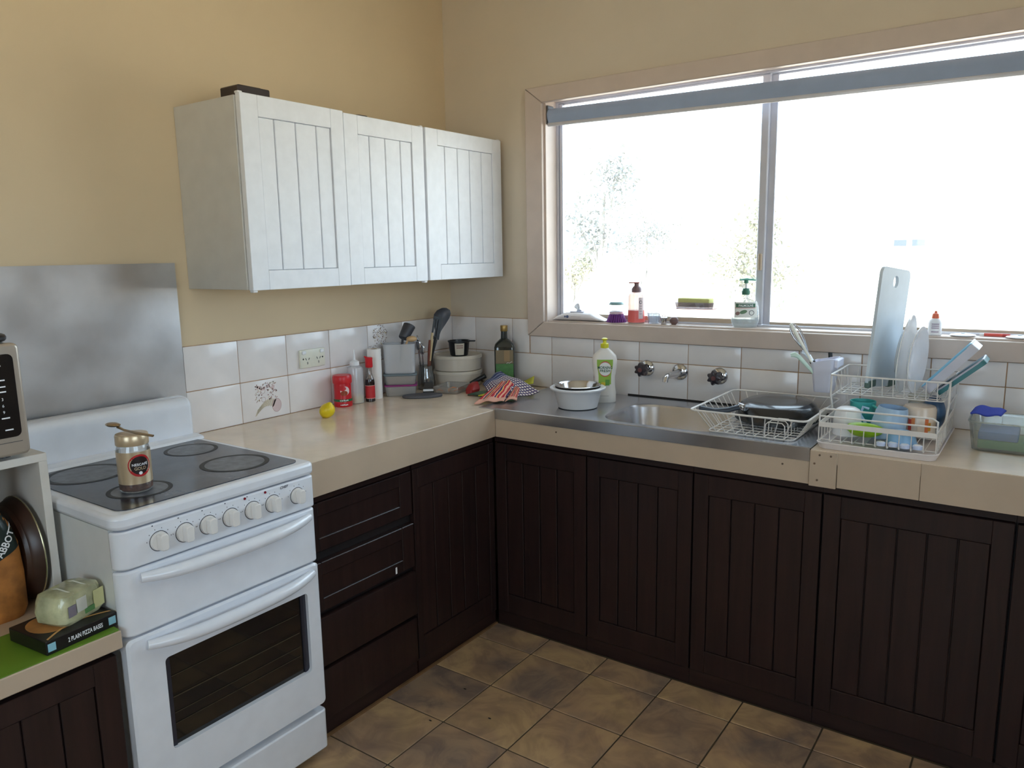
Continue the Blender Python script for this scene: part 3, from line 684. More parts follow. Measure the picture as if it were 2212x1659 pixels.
lettering('NESCAFÉ', 0.0075, on_cyl(0.0379, ja + 0.32, 0.0695), 'whitep', jar, bold=True, width=0.035)
lettering('GOLD', 0.0075, on_cyl(0.0379, ja + 0.32, 0.0595), 'gold', jar, bold=True, width=0.026)
disc_on_cyl(0.0379, ja + 0.32, 0.0485, 0.004, 'whitep', 12).build('label_emblem', 'whitep', jar)
sn = MB(); z0 = 0.8733 + 0.1376
pts = [(0.452, -1.788, z0 + 0.0085), (0.478, -1.788, z0 + 0.0045), (0.512, -1.788, z0 + 0.0040), (0.548, -1.790, z0 + 0.0045), (0.598, -1.783, z0 + 0.0035)]
sn.tube(pts, [0.0035, 0.0028, 0.0030, 0.0042, 0.0030], 8, flat=0.5)
sn.ell(0.434, -1.789, z0 + 0.012, 0.024, 0.015, 0.005, 18, 8)
tag(sn.build('teaspoon', mat('tarnished_spoon', c(170, 150, 124), 0.3, metal=0.9)), 'metal teaspoon balanced across the gold lid of the coffee jar', 'spoon')

# ================================================================== LOW BENCH, SHELF AND MICROWAVE LEFT OF THE STOVE
BZ = 0.62
lb_ = thing('base_cabinet', 'low dark wooden cabinet left of the stove under a cream top', 'cabinet')
MB().box(0.02, 0.615, -2.90, -1.932, 0.0, BZ - 0.042).build('carcass', 'gap', lb_)
plank_door(lb_, 'y', 0.636, -2.40, -1.935, 0.05, 0.560, -2.35, -1.985, 0.09, 0.51, [-2.35 + 0.073 * i for i in range(1, 5)], 'dark', 'dark')
plank_door(lb_, 'y', 0.636, -2.90, -2.403, 0.05, 0.560, -2.85, -2.453, 0.09, 0.51, [-2.85 + 0.08 * i for i in range(1, 5)], 'dark', 'dark')
MB().rbox(0.004, 0.655, -2.90, -1.9275, BZ - 0.041, BZ, 0.002, 1).build('worktop', 'lamf', lb_)
tag(MB().prism(rrect(0.468, 0.652, -2.60, -1.930, 0.004), BZ + 0.0002, BZ + 0.0022).build('green_mat', mat('green_vinyl_mat', c(98, 134, 34), 0.55, var=0.12, vscale=6)), 'bright green mat along the front of the low bench', 'mat')
sh = thing('shelf_unit', 'open white box shelf on the low bench carrying the microwave', 'shelf')
M['shelfw'] = mat('white_melamine', c(214, 208, 200), 0.45, var=0.02)
MB().rbox(0.02, 0.415, -1.952, -1.934, BZ, 0.966, 0.001, 1).build('side_panel', 'shelfw', sh)
MB().rbox(0.02, 0.415, -2.62, -2.602, BZ, 0.966, 0.001, 1).build('side_panel', 'shelfw', sh)
MB().rbox(0.02, 0.415, -2.62, -1.934, 0.966, 0.984, 0.001, 1).build('top_panel', 'shelfw', sh)
MB().box(0.02, 0.03, -2.602, -1.952, BZ, 0.966).build('back_panel', mat('shelf_back', c(120, 112, 102), 0.7), sh)
# microwave
mw = thing('microwave', 'silver microwave oven with black keypad on the white box shelf', 'microwave', (0.235, -2.205, 0.984))
M['silver'] = mat('silver_plastic', c(176, 164, 150), 0.35, metal=0.55, var=0.03)
M['mwblack'] = mat('microwave_glass', c(12, 12, 16), 0.12, coat=0.4)
MB().rbox(-0.20, 0.165, -0.235, 0.235, 0.012, 0.252, 0.006, 2).build('case', mat('microwave_case', c(190, 186, 182), 0.35, metal=0.5), mw)
ff = MB().prism(rrect(-0.237, 0.237, 0.010, 0.254, [0.012] * 4, 4), 0.1655, 0.192, lambda a, b, h: (h, a, b)).build('front_panel', 'silver', mw); soft(ff, 0.006, 3)
MB().prism(rrect(0.095, 0.2215, 0.052, 0.232, 0.012, 4), 0.192, 0.1945, lambda a, b, h: (h, a, b)).build('keypad', 'mwblack', ff)
MB().prism(rrect(-0.225, 0.085, 0.030, 0.240, 0.012, 4), 0.192, 0.1945, lambda a, b, h: (h, a, b)).build('door_glass', 'mwblack', ff)
MB().rbox(0.1925, 0.1935, -0.22, 0.222, 0.040, 0.0412, 0.0003, 1).build('panel_seam', 'dgrey', ff)
kl = MB()
for z, s_ in ((0.208, '..'), (0.177, 'STOP'), (0.163, 'TIME'), (0.152, 'COOK')):
    MB().box(0.1946, 0.1949, 0.192 - 0.0022 * len(s_), 0.192 + 0.0022 * len(s_), z - 0.0014, z + 0.0014).build('key_mark', 'whitep', ff)
for (a_, b_, c_), z in zip((('1', '2', '3'), ('4', '5', '6'), ('7', '8', '9'), ('', '0', '')), (0.136, 0.122, 0.108, 0.095)):
    for y, t_ in zip((0.125, 0.158, 0.192), (a_, b_, c_)):
        if t_: lettering(t_, 0.006, lambda a, b: (0.1948, y + a, z + b), 'whitep', ff)
for y, z in ((0.165, 0.069), (0.198, 0.069), (0.194, 0.095)): MB().box(0.1946, 0.1949, y - 0.008, y + 0.008, z - 0.0014, z + 0.0014).build('key_mark', 'whitep', ff)
for x in (-0.15, 0.14):
    for y in (-0.2, 0.2): MB().lathe([(0.014, 0.0), (0.012, 0.012)], 12, x, y).build('foot', 'black', mw)
tr = thing('baking_tray', 'black rounded tray lying on top of the microwave', 'tray', (0.235, -2.205, 1.2384))
MB().prism(rrect(-0.17, 0.178, -0.225, 0.222, 0.03), 0.0, 0.003).build('tray_base', 'black', tr)
pts = [(a, b, 0.0105) for a, b in rrect(-0.170, 0.178, -0.225, 0.222, 0.03)]
MB().tube(pts, 0.0085, 10, True).build('tray_rim', 'black', tr)
# bread loaf bag standing in the shelf
M['crumb'] = mat('toast_bread', c(176, 112, 50), 0.7, var=0.35, vscale=26, bump=0.4, bscale=60)
M['bagdark'] = mat('bag_print', c(14, 32, 26), 0.3)
bd = thing('bread_bag', 'bagged bread loaf with dark green label standing in the white shelf', 'bread', (0.345, -2.078, BZ))
m_ = MB(); rings = []
for z, hx, hy in ((0.0, 0.058, 0.075), (0.02, 0.064, 0.082), (0.10, 0.064, 0.083), (0.17, 0.062, 0.078), (0.215, 0.055, 0.066), (0.26, 0.040, 0.045), (0.285, 0.018, 0.020), (0.30, 0.016, 0.017), (0.325, 0.026, 0.032)):
    rings.append([(a, b, z) for a, b in rrect(-hx, hx, -hy, hy, min(hx, hy) * 0.55, 5)])
m_.loft(rings); m_.build('loaf', 'crumb', bd)
# label band: a tilted strip across the front
lm = MB(); Pn = []
BAG = ((0.0, 0.058, 0.075), (0.02, 0.064, 0.082), (0.10, 0.064, 0.083), (0.17, 0.062, 0.078), (0.215, 0.055, 0.066), (0.26, 0.040, 0.045), (0.285, 0.018, 0.020))
def bag_front(y, z):
    for (z0, a0, b0_), (z1, a1, b1_) in zip(BAG[:-1], BAG[1:]):
        if z0 <= z <= z1 or z1 == BAG[-1][0]:
            t_ = min(1.0, max(0.0, (z - z0) / (z1 - z0))); hx, hy = a0 + (a1 - a0) * t_, b0_ + (b1_ - b0_) * t_; break
    r_ = min(hx, hy) * 0.55; y = max(-hy, min(hy, y)); e_ = max(0.0, abs(y) - (hy - r_))
    return (hx - r_ + math.sqrt(max(0.0, r_ * r_ - e_ * e_)) + 0.0014, y * (1 + 0.012 * (abs(y) > hy - r_)), z)
N = 24
NV = 8
for i in range(N + 1):
    u = i / N; y = -0.083 + 0.166 * u
    for v in range(NV + 1): zl = 0.095 + 0.075 * u; Pn.append(bag_front(y, zl + (0.262 - zl) * v / NV))
lm.add(Pn, [(i * (NV + 1) + v, (i + 1) * (NV + 1) + v, (i + 1) * (NV + 1) + v + 1, i * (NV + 1) + v + 1) for i in range(N) for v in range(NV)]); lm.build('label_band', 'bagdark', bd, smooth=True)
ca_, sa_ = math.cos(0.95), math.sin(0.95)
def bagtxt(a, b):
    p_ = bag_front(0.050 + (a * ca_ - b * sa_), 0.188 + (a * sa_ + b * ca_)); return (p_[0] + 0.0008, p_[1], p_[2])
lettering("ABBOTT'S", 0.017, bagtxt, 'whitep', bd, bold=True, width=0.085)
# bag of crumbs / frying pan standing behind
pn = thing('frying_pan', 'dark frying pan with a thin pale rim standing in the shelf behind the bread', 'pan', (0.30, -1.987, BZ))
m_ = MB(); pr_ = [(0.100, 0.0), (0.112, 0.012), (0.122, 0.030), (0.1235, 0.0305), (0.114, 0.011), (0.10, 0.003)]
m_.lathe(pr_, 40, sx=1.0); m_.map(lambda v: (0.0 + v.x * 0.995, -0.008 + v.z, 0.1245 + v.y)); m_.build('pan_body', mat('pan_inside', c(58, 38, 30), 0.35, var=0.25), pn)
m_ = MB().tube([(0.1235 * math.cos(2 * PI * i / 48), 0.0225, 0.1245 + 0.1235 * math.sin(2 * PI * i / 48)) for i in range(48)], 0.0018, 6, True)
m_.build('pan_rim', mat('pan_rim_metal', c(196, 186, 150), 0.25, metal=0.9), pn)
# pizza base box
pz = thing('pizza_base_box', 'flat black box of pizza bases lying on the green mat', 'box', (0.563, -2.003, BZ + 0.0022), 0.10)
MB().rbox(-0.064, 0.072, -0.077, 0.077, 0.0, 0.030, 0.0015, 1).build('carton', mat('black_carton', c(22, 18, 18), 0.4), pz)
M['crust'] = mat('printed_crust', c(168, 116, 62), 0.5, var=0.2, vscale=30)
m_ = MB(); m_.lathe([(0.050, 0.0302), (0.050, 0.0306)], 30, -0.005, -0.025, 1.0, 0.85); m_.build('printed_picture', 'crust', pz)
m_ = MB()
for i in range(14):
    t_ = i / 13; m_.add([(0.062 - 0.03 * math.sin(t_ * PI * 0.9) + p, -0.07 + 0.142 * t_, 0.0308) for p in (0, 0.006)], [])
m_.add([], []); m_.f = [(2 * i, 2 * i + 1, 2 * i + 3, 2 * i + 2) for i in range(13)]; m_.mi = [0] * 13; m_.build('printed_swoosh', mat('swoosh_print', c(196, 150, 92), 0.5), pz, smooth=False)
lettering('2 PLAIN PIZZA BASES', 0.010, lambda a, b: (0.0724, 0.005 + a, 0.015 + b), 'whitep', pz, bold=True, width=0.075)
for y in (-0.066, 0.064): MB().box(0.0721, 0.0726, y - 0.008, y + 0.008, 0.007, 0.024).build('blue_badge', mat('badge_blue', c(140, 190, 206), 0.5), pz)
# shrink-wrapped pack
M['wrapped'] = mat('shrink_wrapped_pack', c(182, 182, 146), 0.2, var=0.38, vscale=22, bump=0.4, bscale=40, coat=0.4)
pk = thing('wrapped_pack', 'plastic-wrapped pale green pack sitting on the pizza base box', 'pack', (0.560, -1.985, BZ + 0.0324), 0.35)
m_ = MB(); rings = []
for z, k_ in ((0.0, 0.88), (0.008, 1.0), (0.03, 1.03), (0.052, 1.0), (0.062, 0.93), (0.066, 0.7)):
    rings.append([(a * k_ + 0.003 * math.sin(9 * a * 40 + z * 90), b * k_ + 0.003 * math.sin(b * 170 + z * 60), z) for a, b in rrect(-0.040, 0.040, -0.055, 0.055, 0.018, 5)])
m_.loft(rings); m_.build('wrapped_body', 'wrapped', pk)
for a, b, col, wd, h in ((-0.02, 0.035, c(206, 206, 196), 0.026, 0.03), (0.0, 0.015, c(90, 140, 84), 0.026, 0.012), (-0.045, 0.03, c(128, 120, 130), 0.02, 0.024), (0.026, 0.03, c(210, 206, 150), 0.028, 0.04)):
    x = 0.0418; MB().rbox(x - 0.001, x + 0.0006, a * 1.0 + 0.012 - wd / 2, a + 0.012 + wd / 2, b - h / 2, b + h / 2, 0.0003, 1).build('printed_patch', mat('pack_print', col, 0.35, var=0.1), pk)
for b in (-0.02, 0.022): MB().tube([(-0.036, b, 0.0625), (-0.01, b + 0.004, 0.0672), (0.02, b - 0.003, 0.0670), (0.036, b, 0.0625)], 0.0016, 6).build('wrap_fold', mat('wrap_crease', c(206, 206, 190), 0.2), pk)

# ================================================================== THINGS ON THE LEFT BENCH
# lemon
def lem(p):
    k_ = 1 + 0.24 * max(0, abs(p.z) - 0.86) / 0.14; return Vector((p.x, p.y, p.z * k_))
le = thing('lemon', 'yellow lemon standing alone on the cream bench near the tiles', 'lemon', (0.182, -0.914, ZC))
m_ = MB().ell(0, 0, 0, 0.0275, 0.0275, 0.031, 24, 16, fn=lem).map(lambda v: (v.x * 0.85 + v.z * 0.45, v.y, v.z * 0.80 - v.x * 0.38 + 0.0258))
m_.build('fruit', mat('lemon_skin', c(226, 198, 22), 0.4, var=0.08, bump=0.25, bscale=220), le)
m_ = MB().rbox(-0.0008, 0.0008, -0.004, 0.004, -0.003, 0.003, 0.0003, 1); m_.map(lambda v: (0.0166 + v.x + 0.3 * v.z, v.y + 0.006, 0.0500 + v.z * 0.7 - v.x)).build('sticker', mat('fruit_sticker', c(120, 150, 150), 0.4), le)

# red beverage tin
def cyl_mark(par, A_, z_, w_):
    m_ = MB(); R_ = 0.0355
    for i in range(5):
        a = A_ + 0.1 + (i - 2) * w_ / 5 / R_; cyl_patch(m_, R_, a - 0.07, a + 0.07, z_ - 0.0016 - 0.0006 * (i % 2), z_ + 0.0016 + 0.0008 * (i % 3), 3)
    m_.build('print_mark', 'whitep', par, smooth=False)
X, Y = 0.066, -0.733; A = cam_ang(X, Y)
tn = thing('drink_powder_jar', 'red plastic jar of drink powder with red lid beside the lemon', 'jar', (X, Y, ZC))
M['redjar'] = mat('red_jar_sleeve', c(200, 26, 38), 0.3)
MB().lathe([(0.033, 0), (0.0345, 0.003), (0.0345, 0.018), (0.0325, 0.026), (0.0315, 0.055), (0.0325, 0.080), (0.0315, 0.090)], 32).build('jar_body', 'redjar', tn)
MB().lathe([(0.0345, 0.088), (0.0358, 0.091), (0.0358, 0.113), (0.033, 0.119), (0.027, 0.1195)], 36).build('lid', 'red', tn)
m_ = MB(); cyl_patch(m_, 0.0351, A - 1.5, A + 1.5, 0.021, 0.030, 24); m_.build('green_band', mat('band_green', c(26, 104, 62), 0.35), tn)
disc_on_cyl(0.0334, A + 0.25, 0.062, 0.018, 'whitep', 24, 0.95).build('white_swirl', mat('swirl_white', c(226, 206, 206), 0.35), tn)
disc_on_cyl(0.0337, A + 0.15, 0.053, 0.014, 'red', 24, 0.7).build('cup_picture', mat('cup_print', c(150, 60, 28), 0.35), tn)
disc_on_cyl(0.0337, A + 0.0, 0.071, 0.013, 'red', 24, 0.7).build('red_swirl', 'redjar', tn)
for z_, w_ in ((0.0255, 0.034), (0.009, 0.03)): cyl_mark(tn, A, z_, w_)

# squeeze bottle
sq = thing('squeeze_bottle', 'cloudy plastic squeeze bottle with pointed nozzle, some yellow oil inside', 'bottle', (0.063, -0.664, ZC))
M['cloudy'] = clear('cloudy_plastic', (0.95, 0.95, 0.97, 1), 0.40, 0.3, 0.06, (0.88, 0.89, 0.92, 1))
MB().lathe([(0.028, 0), (0.031, 0.003), (0.031, 0.128), (0.028, 0.139), (0.018, 0.146), (0.016, 0.150)], 32).build('bottle_body', 'cloudy', sq)
MB().lathe([(0.027, 0.0015), (0.0297, 0.004), (0.0297, 0.031)], 28).build('oil', mat('yellow_oil', c(214, 196, 110), 0.2), sq)
MB().lathe([(0.0185, 0.147), (0.0185, 0.161), (0.012, 0.164), (0.005, 0.168), (0.0022, 0.207)], 24).build('nozzle_cap', 'whitep', sq)

# soy sauce bottle
X, Y = 0.090, -0.614; A = cam_ang(X, Y)
sy = thing('sauce_bottle', 'slim dark sauce bottle with bright red cap and red label', 'bottle', (X, Y, ZC))
M['sauceglass'] = mat('dark_sauce_glass', c(34, 14, 12), 0.08, coat=0.5)
M['neckglass'] = clear('bottle_neck_glass', (0.75, 0.68, 0.62, 1), 0.25, 0.05, 0.15, (0.55, 0.48, 0.44, 1))
MB().lathe([(0.017, 0), (0.0188, 0.002), (0.0188, 0.075), (0.0170, 0.088)], 28).build('bottle_body', 'sauceglass', sy)
MB().lathe([(0.0170, 0.088), (0.012, 0.102), (0.0095, 0.112), (0.0095, 0.142)], 24).build('bottle_neck', 'neckglass', sy)
MB().lathe([(0.0125, 0.134), (0.0146, 0.138), (0.0140, 0.164), (0.0146, 0.166), (0.0146, 0.172), (0.0110, 0.1735)], 28).build('cap', 'red', sy)
MB().tube([(0.004, -0.004, 0.170), (-0.004, -0.014, 0.175), (-0.007, -0.018, 0.178)], [0.004, 0.0035, 0.002], 8).build('cap_spout', 'red', sy)
m_ = MB(); cyl_patch(m_, 0.0191, 0, 2 * PI, 0.014, 0.064, 32); m_.build('label', mat('sauce_label', c(190, 38, 44), 0.4), sy)
for z_ in (0.013, 0.063):
    m_ = MB(); cyl_patch(m_, 0.0192, 0, 2 * PI, z_, z_ + 0.002, 32); m_.build('label_line', mat('label_line', c(222, 170, 160), 0.4), sy)

# paper roll
pl = thing('paper_roll', 'tall slim white paper roll standing upright against the tiles', 'roll', (0.058, -0.553, ZC))
MB().lathe([(0.0270, 0.0), (0.0275, 0.001), (0.0275, 0.197), (0.027, 0.198), (0.0125, 0.198), (0.0125, 0.03)], 32, cap1=False).build('paper', mat('white_paper', c(240, 236, 232), 0.8), pl)
MB().lathe([(0.0130, 0.0), (0.0130, 0.1982), (0.0115, 0.1982), (0.0115, 0.0)], 24, cap0=False, cap1=False).build('core', mat('cardboard', c(180, 150, 116), 0.8), pl)

# stack of food containers (each one a thing)
def tub_rings(hx, hy, h, taper, r, t_=0.0015):
    def R_(k, z): return [(a * k, b * k, z) for a, b in rrect(-hx, hx, -hy, hy, r, 5)]
    return [R_(taper * 0.96, 0.0), R_(taper, 0.003), R_(1.0, h), R_(1.0 - t_ * 14, h), R_(taper * 0.95, 0.004)]
M['tubclear'] = clear('clear_tub_plastic', (0.93, 0.94, 0.96, 1), 0.45, 0.2, 0.10, (0.82, 0.84, 0.87, 1))
M['tubgrey'] = clear('greyish_tub_plastic', (0.90, 0.89, 0.88, 1), 0.42, 0.16, 0.08, (0.62, 0.59, 0.56, 1))
M['purple'] = mat('purple_lid_plastic', c(140, 38, 110), 0.35)
M['teal'] = mat('grey_teal_lid_plastic', c(104, 116, 122), 0.4)
SX_, SY_, SR = 0.095, -0.447, 0.72
def food_tub(name, label, z, h, hx, hy, m_, lid=None, lidcol=None):
    t_ = thing(name, label, 'container', (SX_, SY_, z), SR)
    MB().loft(tub_rings(hx, hy, h, 0.93, 0.018), True, True).build('tub', m_, t_)
    if lid: 
        q_ = MB().prism(rrect(-hx - 0.003, hx + 0.003, -hy - 0.003, hy + 0.003, 0.018, 5), h, h + lid).build('lid', lidcol, t_); soft(q_, 0.002)
    return t_
f1 = food_tub('food_container', 'clear food container with purple lid, lowest of the stack', ZC, 0.040, 0.064, 0.044, 'tubgrey', 0.007, 'purple')
f2 = food_tub('food_container', 'clear food container with grey-teal lid, in the middle of the stack', ZC + 0.0472, 0.036, 0.065, 0.045, 'tubgrey', 0.008, 'teal')
MB().prism(rrect(-0.056, 0.056, -0.038, 0.038, 0.015), 0.004, 0.026).build('food', mat('reddish_food', c(150, 110, 100), 0.7, var=0.2), f2)
f3 = thing('food_container', 'tall open clear tub on top of the container stack, filled with white flour', 'container', (SX_, SY_, ZC + 0.0916), SR)
MB().loft(tub_rings(0.064, 0.044, 0.118, 0.95, 0.016), True, True).build('tub', 'tubclear', f3)
MB().tube([(a, b, 0.118) for a, b in rrect(-0.064, 0.064, -0.044, 0.044, 0.016, 5)], 0.0018, 6, True).build('rim', 'tubclear', f3)
m_ = MB(); rr = rrect(-0.0590, 0.0590, -0.0395, 0.0395, 0.014, 5)
m_.loft([[(a, b, 0.006) for a, b in rr], [(a * 1.01, b * 1.01, 0.024 + 0.006 * (a / 0.05) + 0.002 * math.sin(a * 300)) for a, b in rr], [(a * 0.5, b * 0.5, 0.030 + 0.006 * (a / 0.05)) for a, b in rr]])
m_.build('flour', mat('white_flour', c(238, 226, 218), 0.9), f3)
# scoop and cup in the open tub
sc_ = thing('measuring_cup', 'grey nylon measuring cup resting in the open tub of flour', 'cup', (0.080, -0.395, 1.062))
m_ = MB().lathe([(0.020, 0.0), (0.022, 0.003), (0.0265, 0.062), (0.0248, 0.062), (0.020, 0.005)], 28)
m_.map(lambda v: (v.x, v.y * 0.75 + v.z * 0.62 - 0.01, v.z * 0.78 - v.y * 0.55 + 0.014)).build('cup_body', 'dgrey', sc_)
MB().tube([(0.004, -0.018, 0.014), (0.010, -0.032, -0.02), (0.014, -0.044, -0.085)], 0.005, 8).build('cup_handle', 'dgrey', sc_)
ms = thing('serving_spoon', 'pale wooden spoon lying over the rim of the open flour tub', 'spoon', (0.125, -0.405, ZC + 0.210))
m_ = MB(); m_.ell(0.0, 0.0, 0.016, 0.020, 0.024, 0.012, 18, 10); m_.build('spoon_bowl', mat('pale_wood_spoon', c(214, 176, 130), 0.4), ms)
m_ = MB().tube([(-0.006, -0.016, 0.012), (-0.012, -0.03, -0.02), (-0.014, -0.035, -0.06)], 0.004, 8); m_.build('spoon_handle', mat('pale_wood_handle', c(206, 170, 126), 0.5), ms)

# oval trivet and black stand piece
tv = thing('spoon_rest', 'dark grey oval spoon rest lying flat in front of the container stack', 'spoon rest', (0.210, -0.446, ZC), -0.76)
ov = [(0.036 * math.cos(2 * PI * i / 36), 0.080 * math.sin(2 * PI * i / 36)) for i in range(36)]
m_ = MB(); m_.loft([[(a * 0.94, b * 0.96, 0) for a, b in ov], [(a, b, 0.003) for a, b in ov], [(a, b, 0.009) for a, b in ov], [(a * 0.94, b * 0.96, 0.0115) for a, b in ov], [(a * 0.8, b * 0.86, 0.0095) for a, b in ov], [(a * 0.3, b * 0.4, 0.009) for a, b in ov]])
m_.build('oval_pad', mat('slate_grey_pad', c(84, 82, 86), 0.6, var=0.06), tv)
bk = thing('pastry_scraper', 'black scraper with a white strip leaning behind the oval spoon rest', 'scraper', (0.166, -0.360, ZC), cam_ang(0.166, -0.36))
m_ = MB().prism([(-0.024, 0.0), (0.024, 0.0), (0.016, 0.042), (-0.012, 0.044)], 0.0, 0.008, lambda a, b, h: (h - b * 0.35, a, b)); m_.build('blade', 'black', bk)
MB().rbox(0.0065, 0.0095, -0.0215, 0.0205, 0.008, 0.017, 0.001, 1).build('white_strip', 'whitep', bk)

# utensil jar and utensils
UX, UY = 0.092, -0.290
M['jarclear'] = clear('utensil_jar_glass', (0.80, 0.80, 0.78, 1), 0.16, 0.04, 0.22, (0.45, 0.44, 0.43, 1))
uj = thing('utensil_jar', 'clear glass jar holding cooking utensils', 'jar', (UX, UY, ZC))
MB().lathe([(0.030, 0), (0.034, 0.003), (0.036, 0.03), (0.034, 0.06), (0.028, 0.082), (0.0275, 0.098), (0.030, 0.1005), (0.0265, 0.1005), (0.025, 0.082), (0.031, 0.058), (0.033, 0.03), (0.030, 0.006)], 32).build('jar_glass', 'jarclear', uj)
def utensil(name, label, top, m_, r=0.004, base=(0, 0), z0=0.010, group=None):
    t_ = thing(name, label, name.split('_')[-1], (UX + base[0], UY + base[1], ZC + z0))
    d = Vector((top[0] - UX - base[0], top[1] - UY - base[1], top[2] - ZC - z0))
    return t_, d
t_, d = utensil('nylon_ladle', 'large dark grey nylon ladle standing tallest in the utensil jar', (0.118, -0.205, 1.150), 'dgrey', base=(-0.006, -0.010))
MB().tube([d * 0.0, d * 0.4, d * 0.70, d * 0.82], [0.0045, 0.0055, 0.0075, 0.009], 10, flat=0.6).build('handle', 'dgrey', t_)
m_ = MB(); u_ = d.normalized(); rg = Vector((0.72, 0.69, 0.0)); nn = u_.cross(rg).normalized()
prof = [(-0.03, 0.009, 0.0), (0.0, 0.013, 0.0), (0.03, 0.025, 0.003), (0.055, 0.034, 0.008), (0.075, 0.036, 0.010), (0.092, 0.028, 0.009), (0.102, 0.010, 0.006)]
fr_, bk_ = [], []
for s_, hw, dep in prof:
    for k_ in range(7):
        a = -1 + k_ / 3.0; p_ = d * 0.86 + u_ * (s_ - 0.02) + rg * (a * hw) + nn * (-dep * (1 - a * a)); fr_.append(p_); bk_.append(p_ + nn * 0.003)
f_ = []
nR = len(prof)
for i in range(nR - 1):
    for k_ in range(6):
        q0 = i * 7 + k_; f_.append((q0, q0 + 1, q0 + 8, q0 + 7)); f_.append((nR * 7 + q0, nR * 7 + q0 + 7, nR * 7 + q0 + 8, nR * 7 + q0 + 1))
edge = [i * 7 for i in range(nR)] + [(nR - 1) * 7 + k_ for k_ in range(1, 7)] + [i * 7 + 6 for i in range(nR - 2, -1, -1)] + [k_ for k_ in range(5, 0, -1)]
for a, b in zip(edge, edge[1:] + edge[:1]): f_.append((a, b, nR * 7 + b, nR * 7 + a))
m_.add(fr_ + bk_, f_); m_.build('ladle_bowl', 'dgrey', t_)
t_, d = utensil('nylon_spatula', 'black slotted spatula in front of the ladle in the utensil jar', (0.128, -0.240, 1.150), 'black', base=(0.004, 0.004))
MB().tube([d * 0.0, d * 0.72], [0.004, 0.005], 8).build('handle', 'black', t_)
u_ = d.normalized(); rg = (Vector((0.66, 0.75, 0.0)) - u_ * u_.dot(Vector((0.66, 0.75, 0.0)))).normalized(); nn = u_.cross(rg)
def bar(a0, a1, s0, s1):
    m2_ = MB(); m2_.prism([(a0, s0), (a1, s0), (a1, s1), (a0, s1)], -0.0015, 0.0015, lambda a, b, h: tuple(d * 0.70 + rg * a + u_ * b + nn * h)); return m2_
m_ = MB()
for a0, a1 in ((-0.018, -0.010), (-0.0055, 0.0), (0.0045, 0.0175)):
    q_ = bar(a0, a1, 0.008, 0.082); m_.add(q_.v, q_.f)
for s0, s1 in ((-0.004, 0.010), (0.080, 0.092)):
    q_ = bar(-0.018, 0.0175, s0, s1); m_.add(q_.v, q_.f)
m_.build('slotted_blade', 'black', t_)
for nm, lab, top, col, rr_, bs in (('wooden_spoon', 'pale wooden spoon handle in the utensil jar beside the spatula', (0.117, -0.268, 1.088), c(214, 190, 146), 0.0055, (0.010, 0.000)),
                                   ('brown_brush', 'reddish brown handled brush in the utensil jar', (0.124, -0.294, 1.060), c(120, 62, 44), 0.0048, (0.012, -0.008))):
    t_, d = utensil(nm, lab, top, None, base=bs)
    MB().tube([d * 0.0, d * 0.5, d * 0.8, d], [rr_ * 0.7, rr_ * 0.8, rr_ * 1.2, rr_ * 0.9], 10).build('handle', mat(nm + '_wood', col, 0.5), t_)
    MB().tube([d * 0.2, d * 0.48], [rr_ * 1.15, rr_ * 1.0], 10).build('collar', mat(nm + '_collar', c(110, 60, 40), 0.5), t_)
for k_, (tx, ty, tz) in enumerate(((0.088, -0.330, 1.065), (0.075, -0.318, 1.085), (0.099, -0.318, 1.045))):
    t_, d = utensil('metal_spoon', ('tall', 'short', 'middle')[(k_ + 2) % 3 if k_ else 2] + ' steel spoon standing in the utensil jar behind the flour tub', (tx, ty, tz), None, base=(-0.012 + 0.008 * k_, -0.012))
    MB().tube([d * 0.0, d * 0.55, d * 0.8], [0.002, 0.0025, 0.0022], 8).build('handle', 'chrome', t_)
    u_ = d.normalized(); R3 = u_.to_track_quat('Z', 'Y').to_matrix()
    m_ = MB().ell(0, 0, 0, 0.014, 0.005, 0.024, 16, 10); m_.map(lambda v: tuple(d * 0.88 + R3 @ v)).build('spoon_bowl', 'chrome', t_)

# two round canisters with a black mug
M['canister'] = mat('milky_canister', c(206, 196, 182), 0.25, coat=0.2)
for k_, lab in enumerate(('milky round canister standing in the corner of the bench', 'milky round canister stacked on the lower one, black mug on it')):
    t_ = thing('round_canister', lab, 'canister', (0.132, -0.124, ZC + 0.067 * k_))
    MB().lathe([(0.096, 0), (0.101, 0.003), (0.104, 0.052)], 48).build('canister_body', 'canister', t_)
    pf_ = [(0.1065, 0.0525), (0.1075, 0.056), (0.1065, 0.0665)] + ([(0.099, 0.0665), (0.098, 0.061)] if k_ else [(0.099, 0.0665)])
    MB().lathe(pf_, 48).build('lid', mat('canister_lid', c(214, 204, 188), 0.3), t_)
mg = thing('mug', 'black mug with a pale printed panel on the upper round canister', 'mug', (0.150, -0.134, ZC + 0.1281)); A = cam_ang(0.15, -0.134)
MB().lathe([(0.034, 0), (0.038, 0.004), (0.0425, 0.030), (0.0450, 0.058), (0.0480, 0.060), (0.0480, 0.066), (0.043, 0.066), (0.040, 0.030), (0.032, 0.005)], 36).build('mug_body', 'black', mg)
m_ = MB(); n_ = 10
for i in range(n_ + 1):
    a = A - 0.42 + 0.95 * i / n_
    for r_, z_ in ((0.0388, 0.006), (0.0431, 0.031), (0.0456, 0.057)): m_.v.append((r_ * math.cos(a), r_ * math.sin(a), z_))
m_.add([], []); m_.f = [(3 * i + j, 3 * i + 3 + j, 3 * i + 4 + j, 3 * i + 1 + j) for i in range(n_) for j in range(2)]; m_.mi = [0] * len(m_.f)
m_.build('printed_panel', mat('mug_panel', c(196, 186, 170), 0.4), mg)
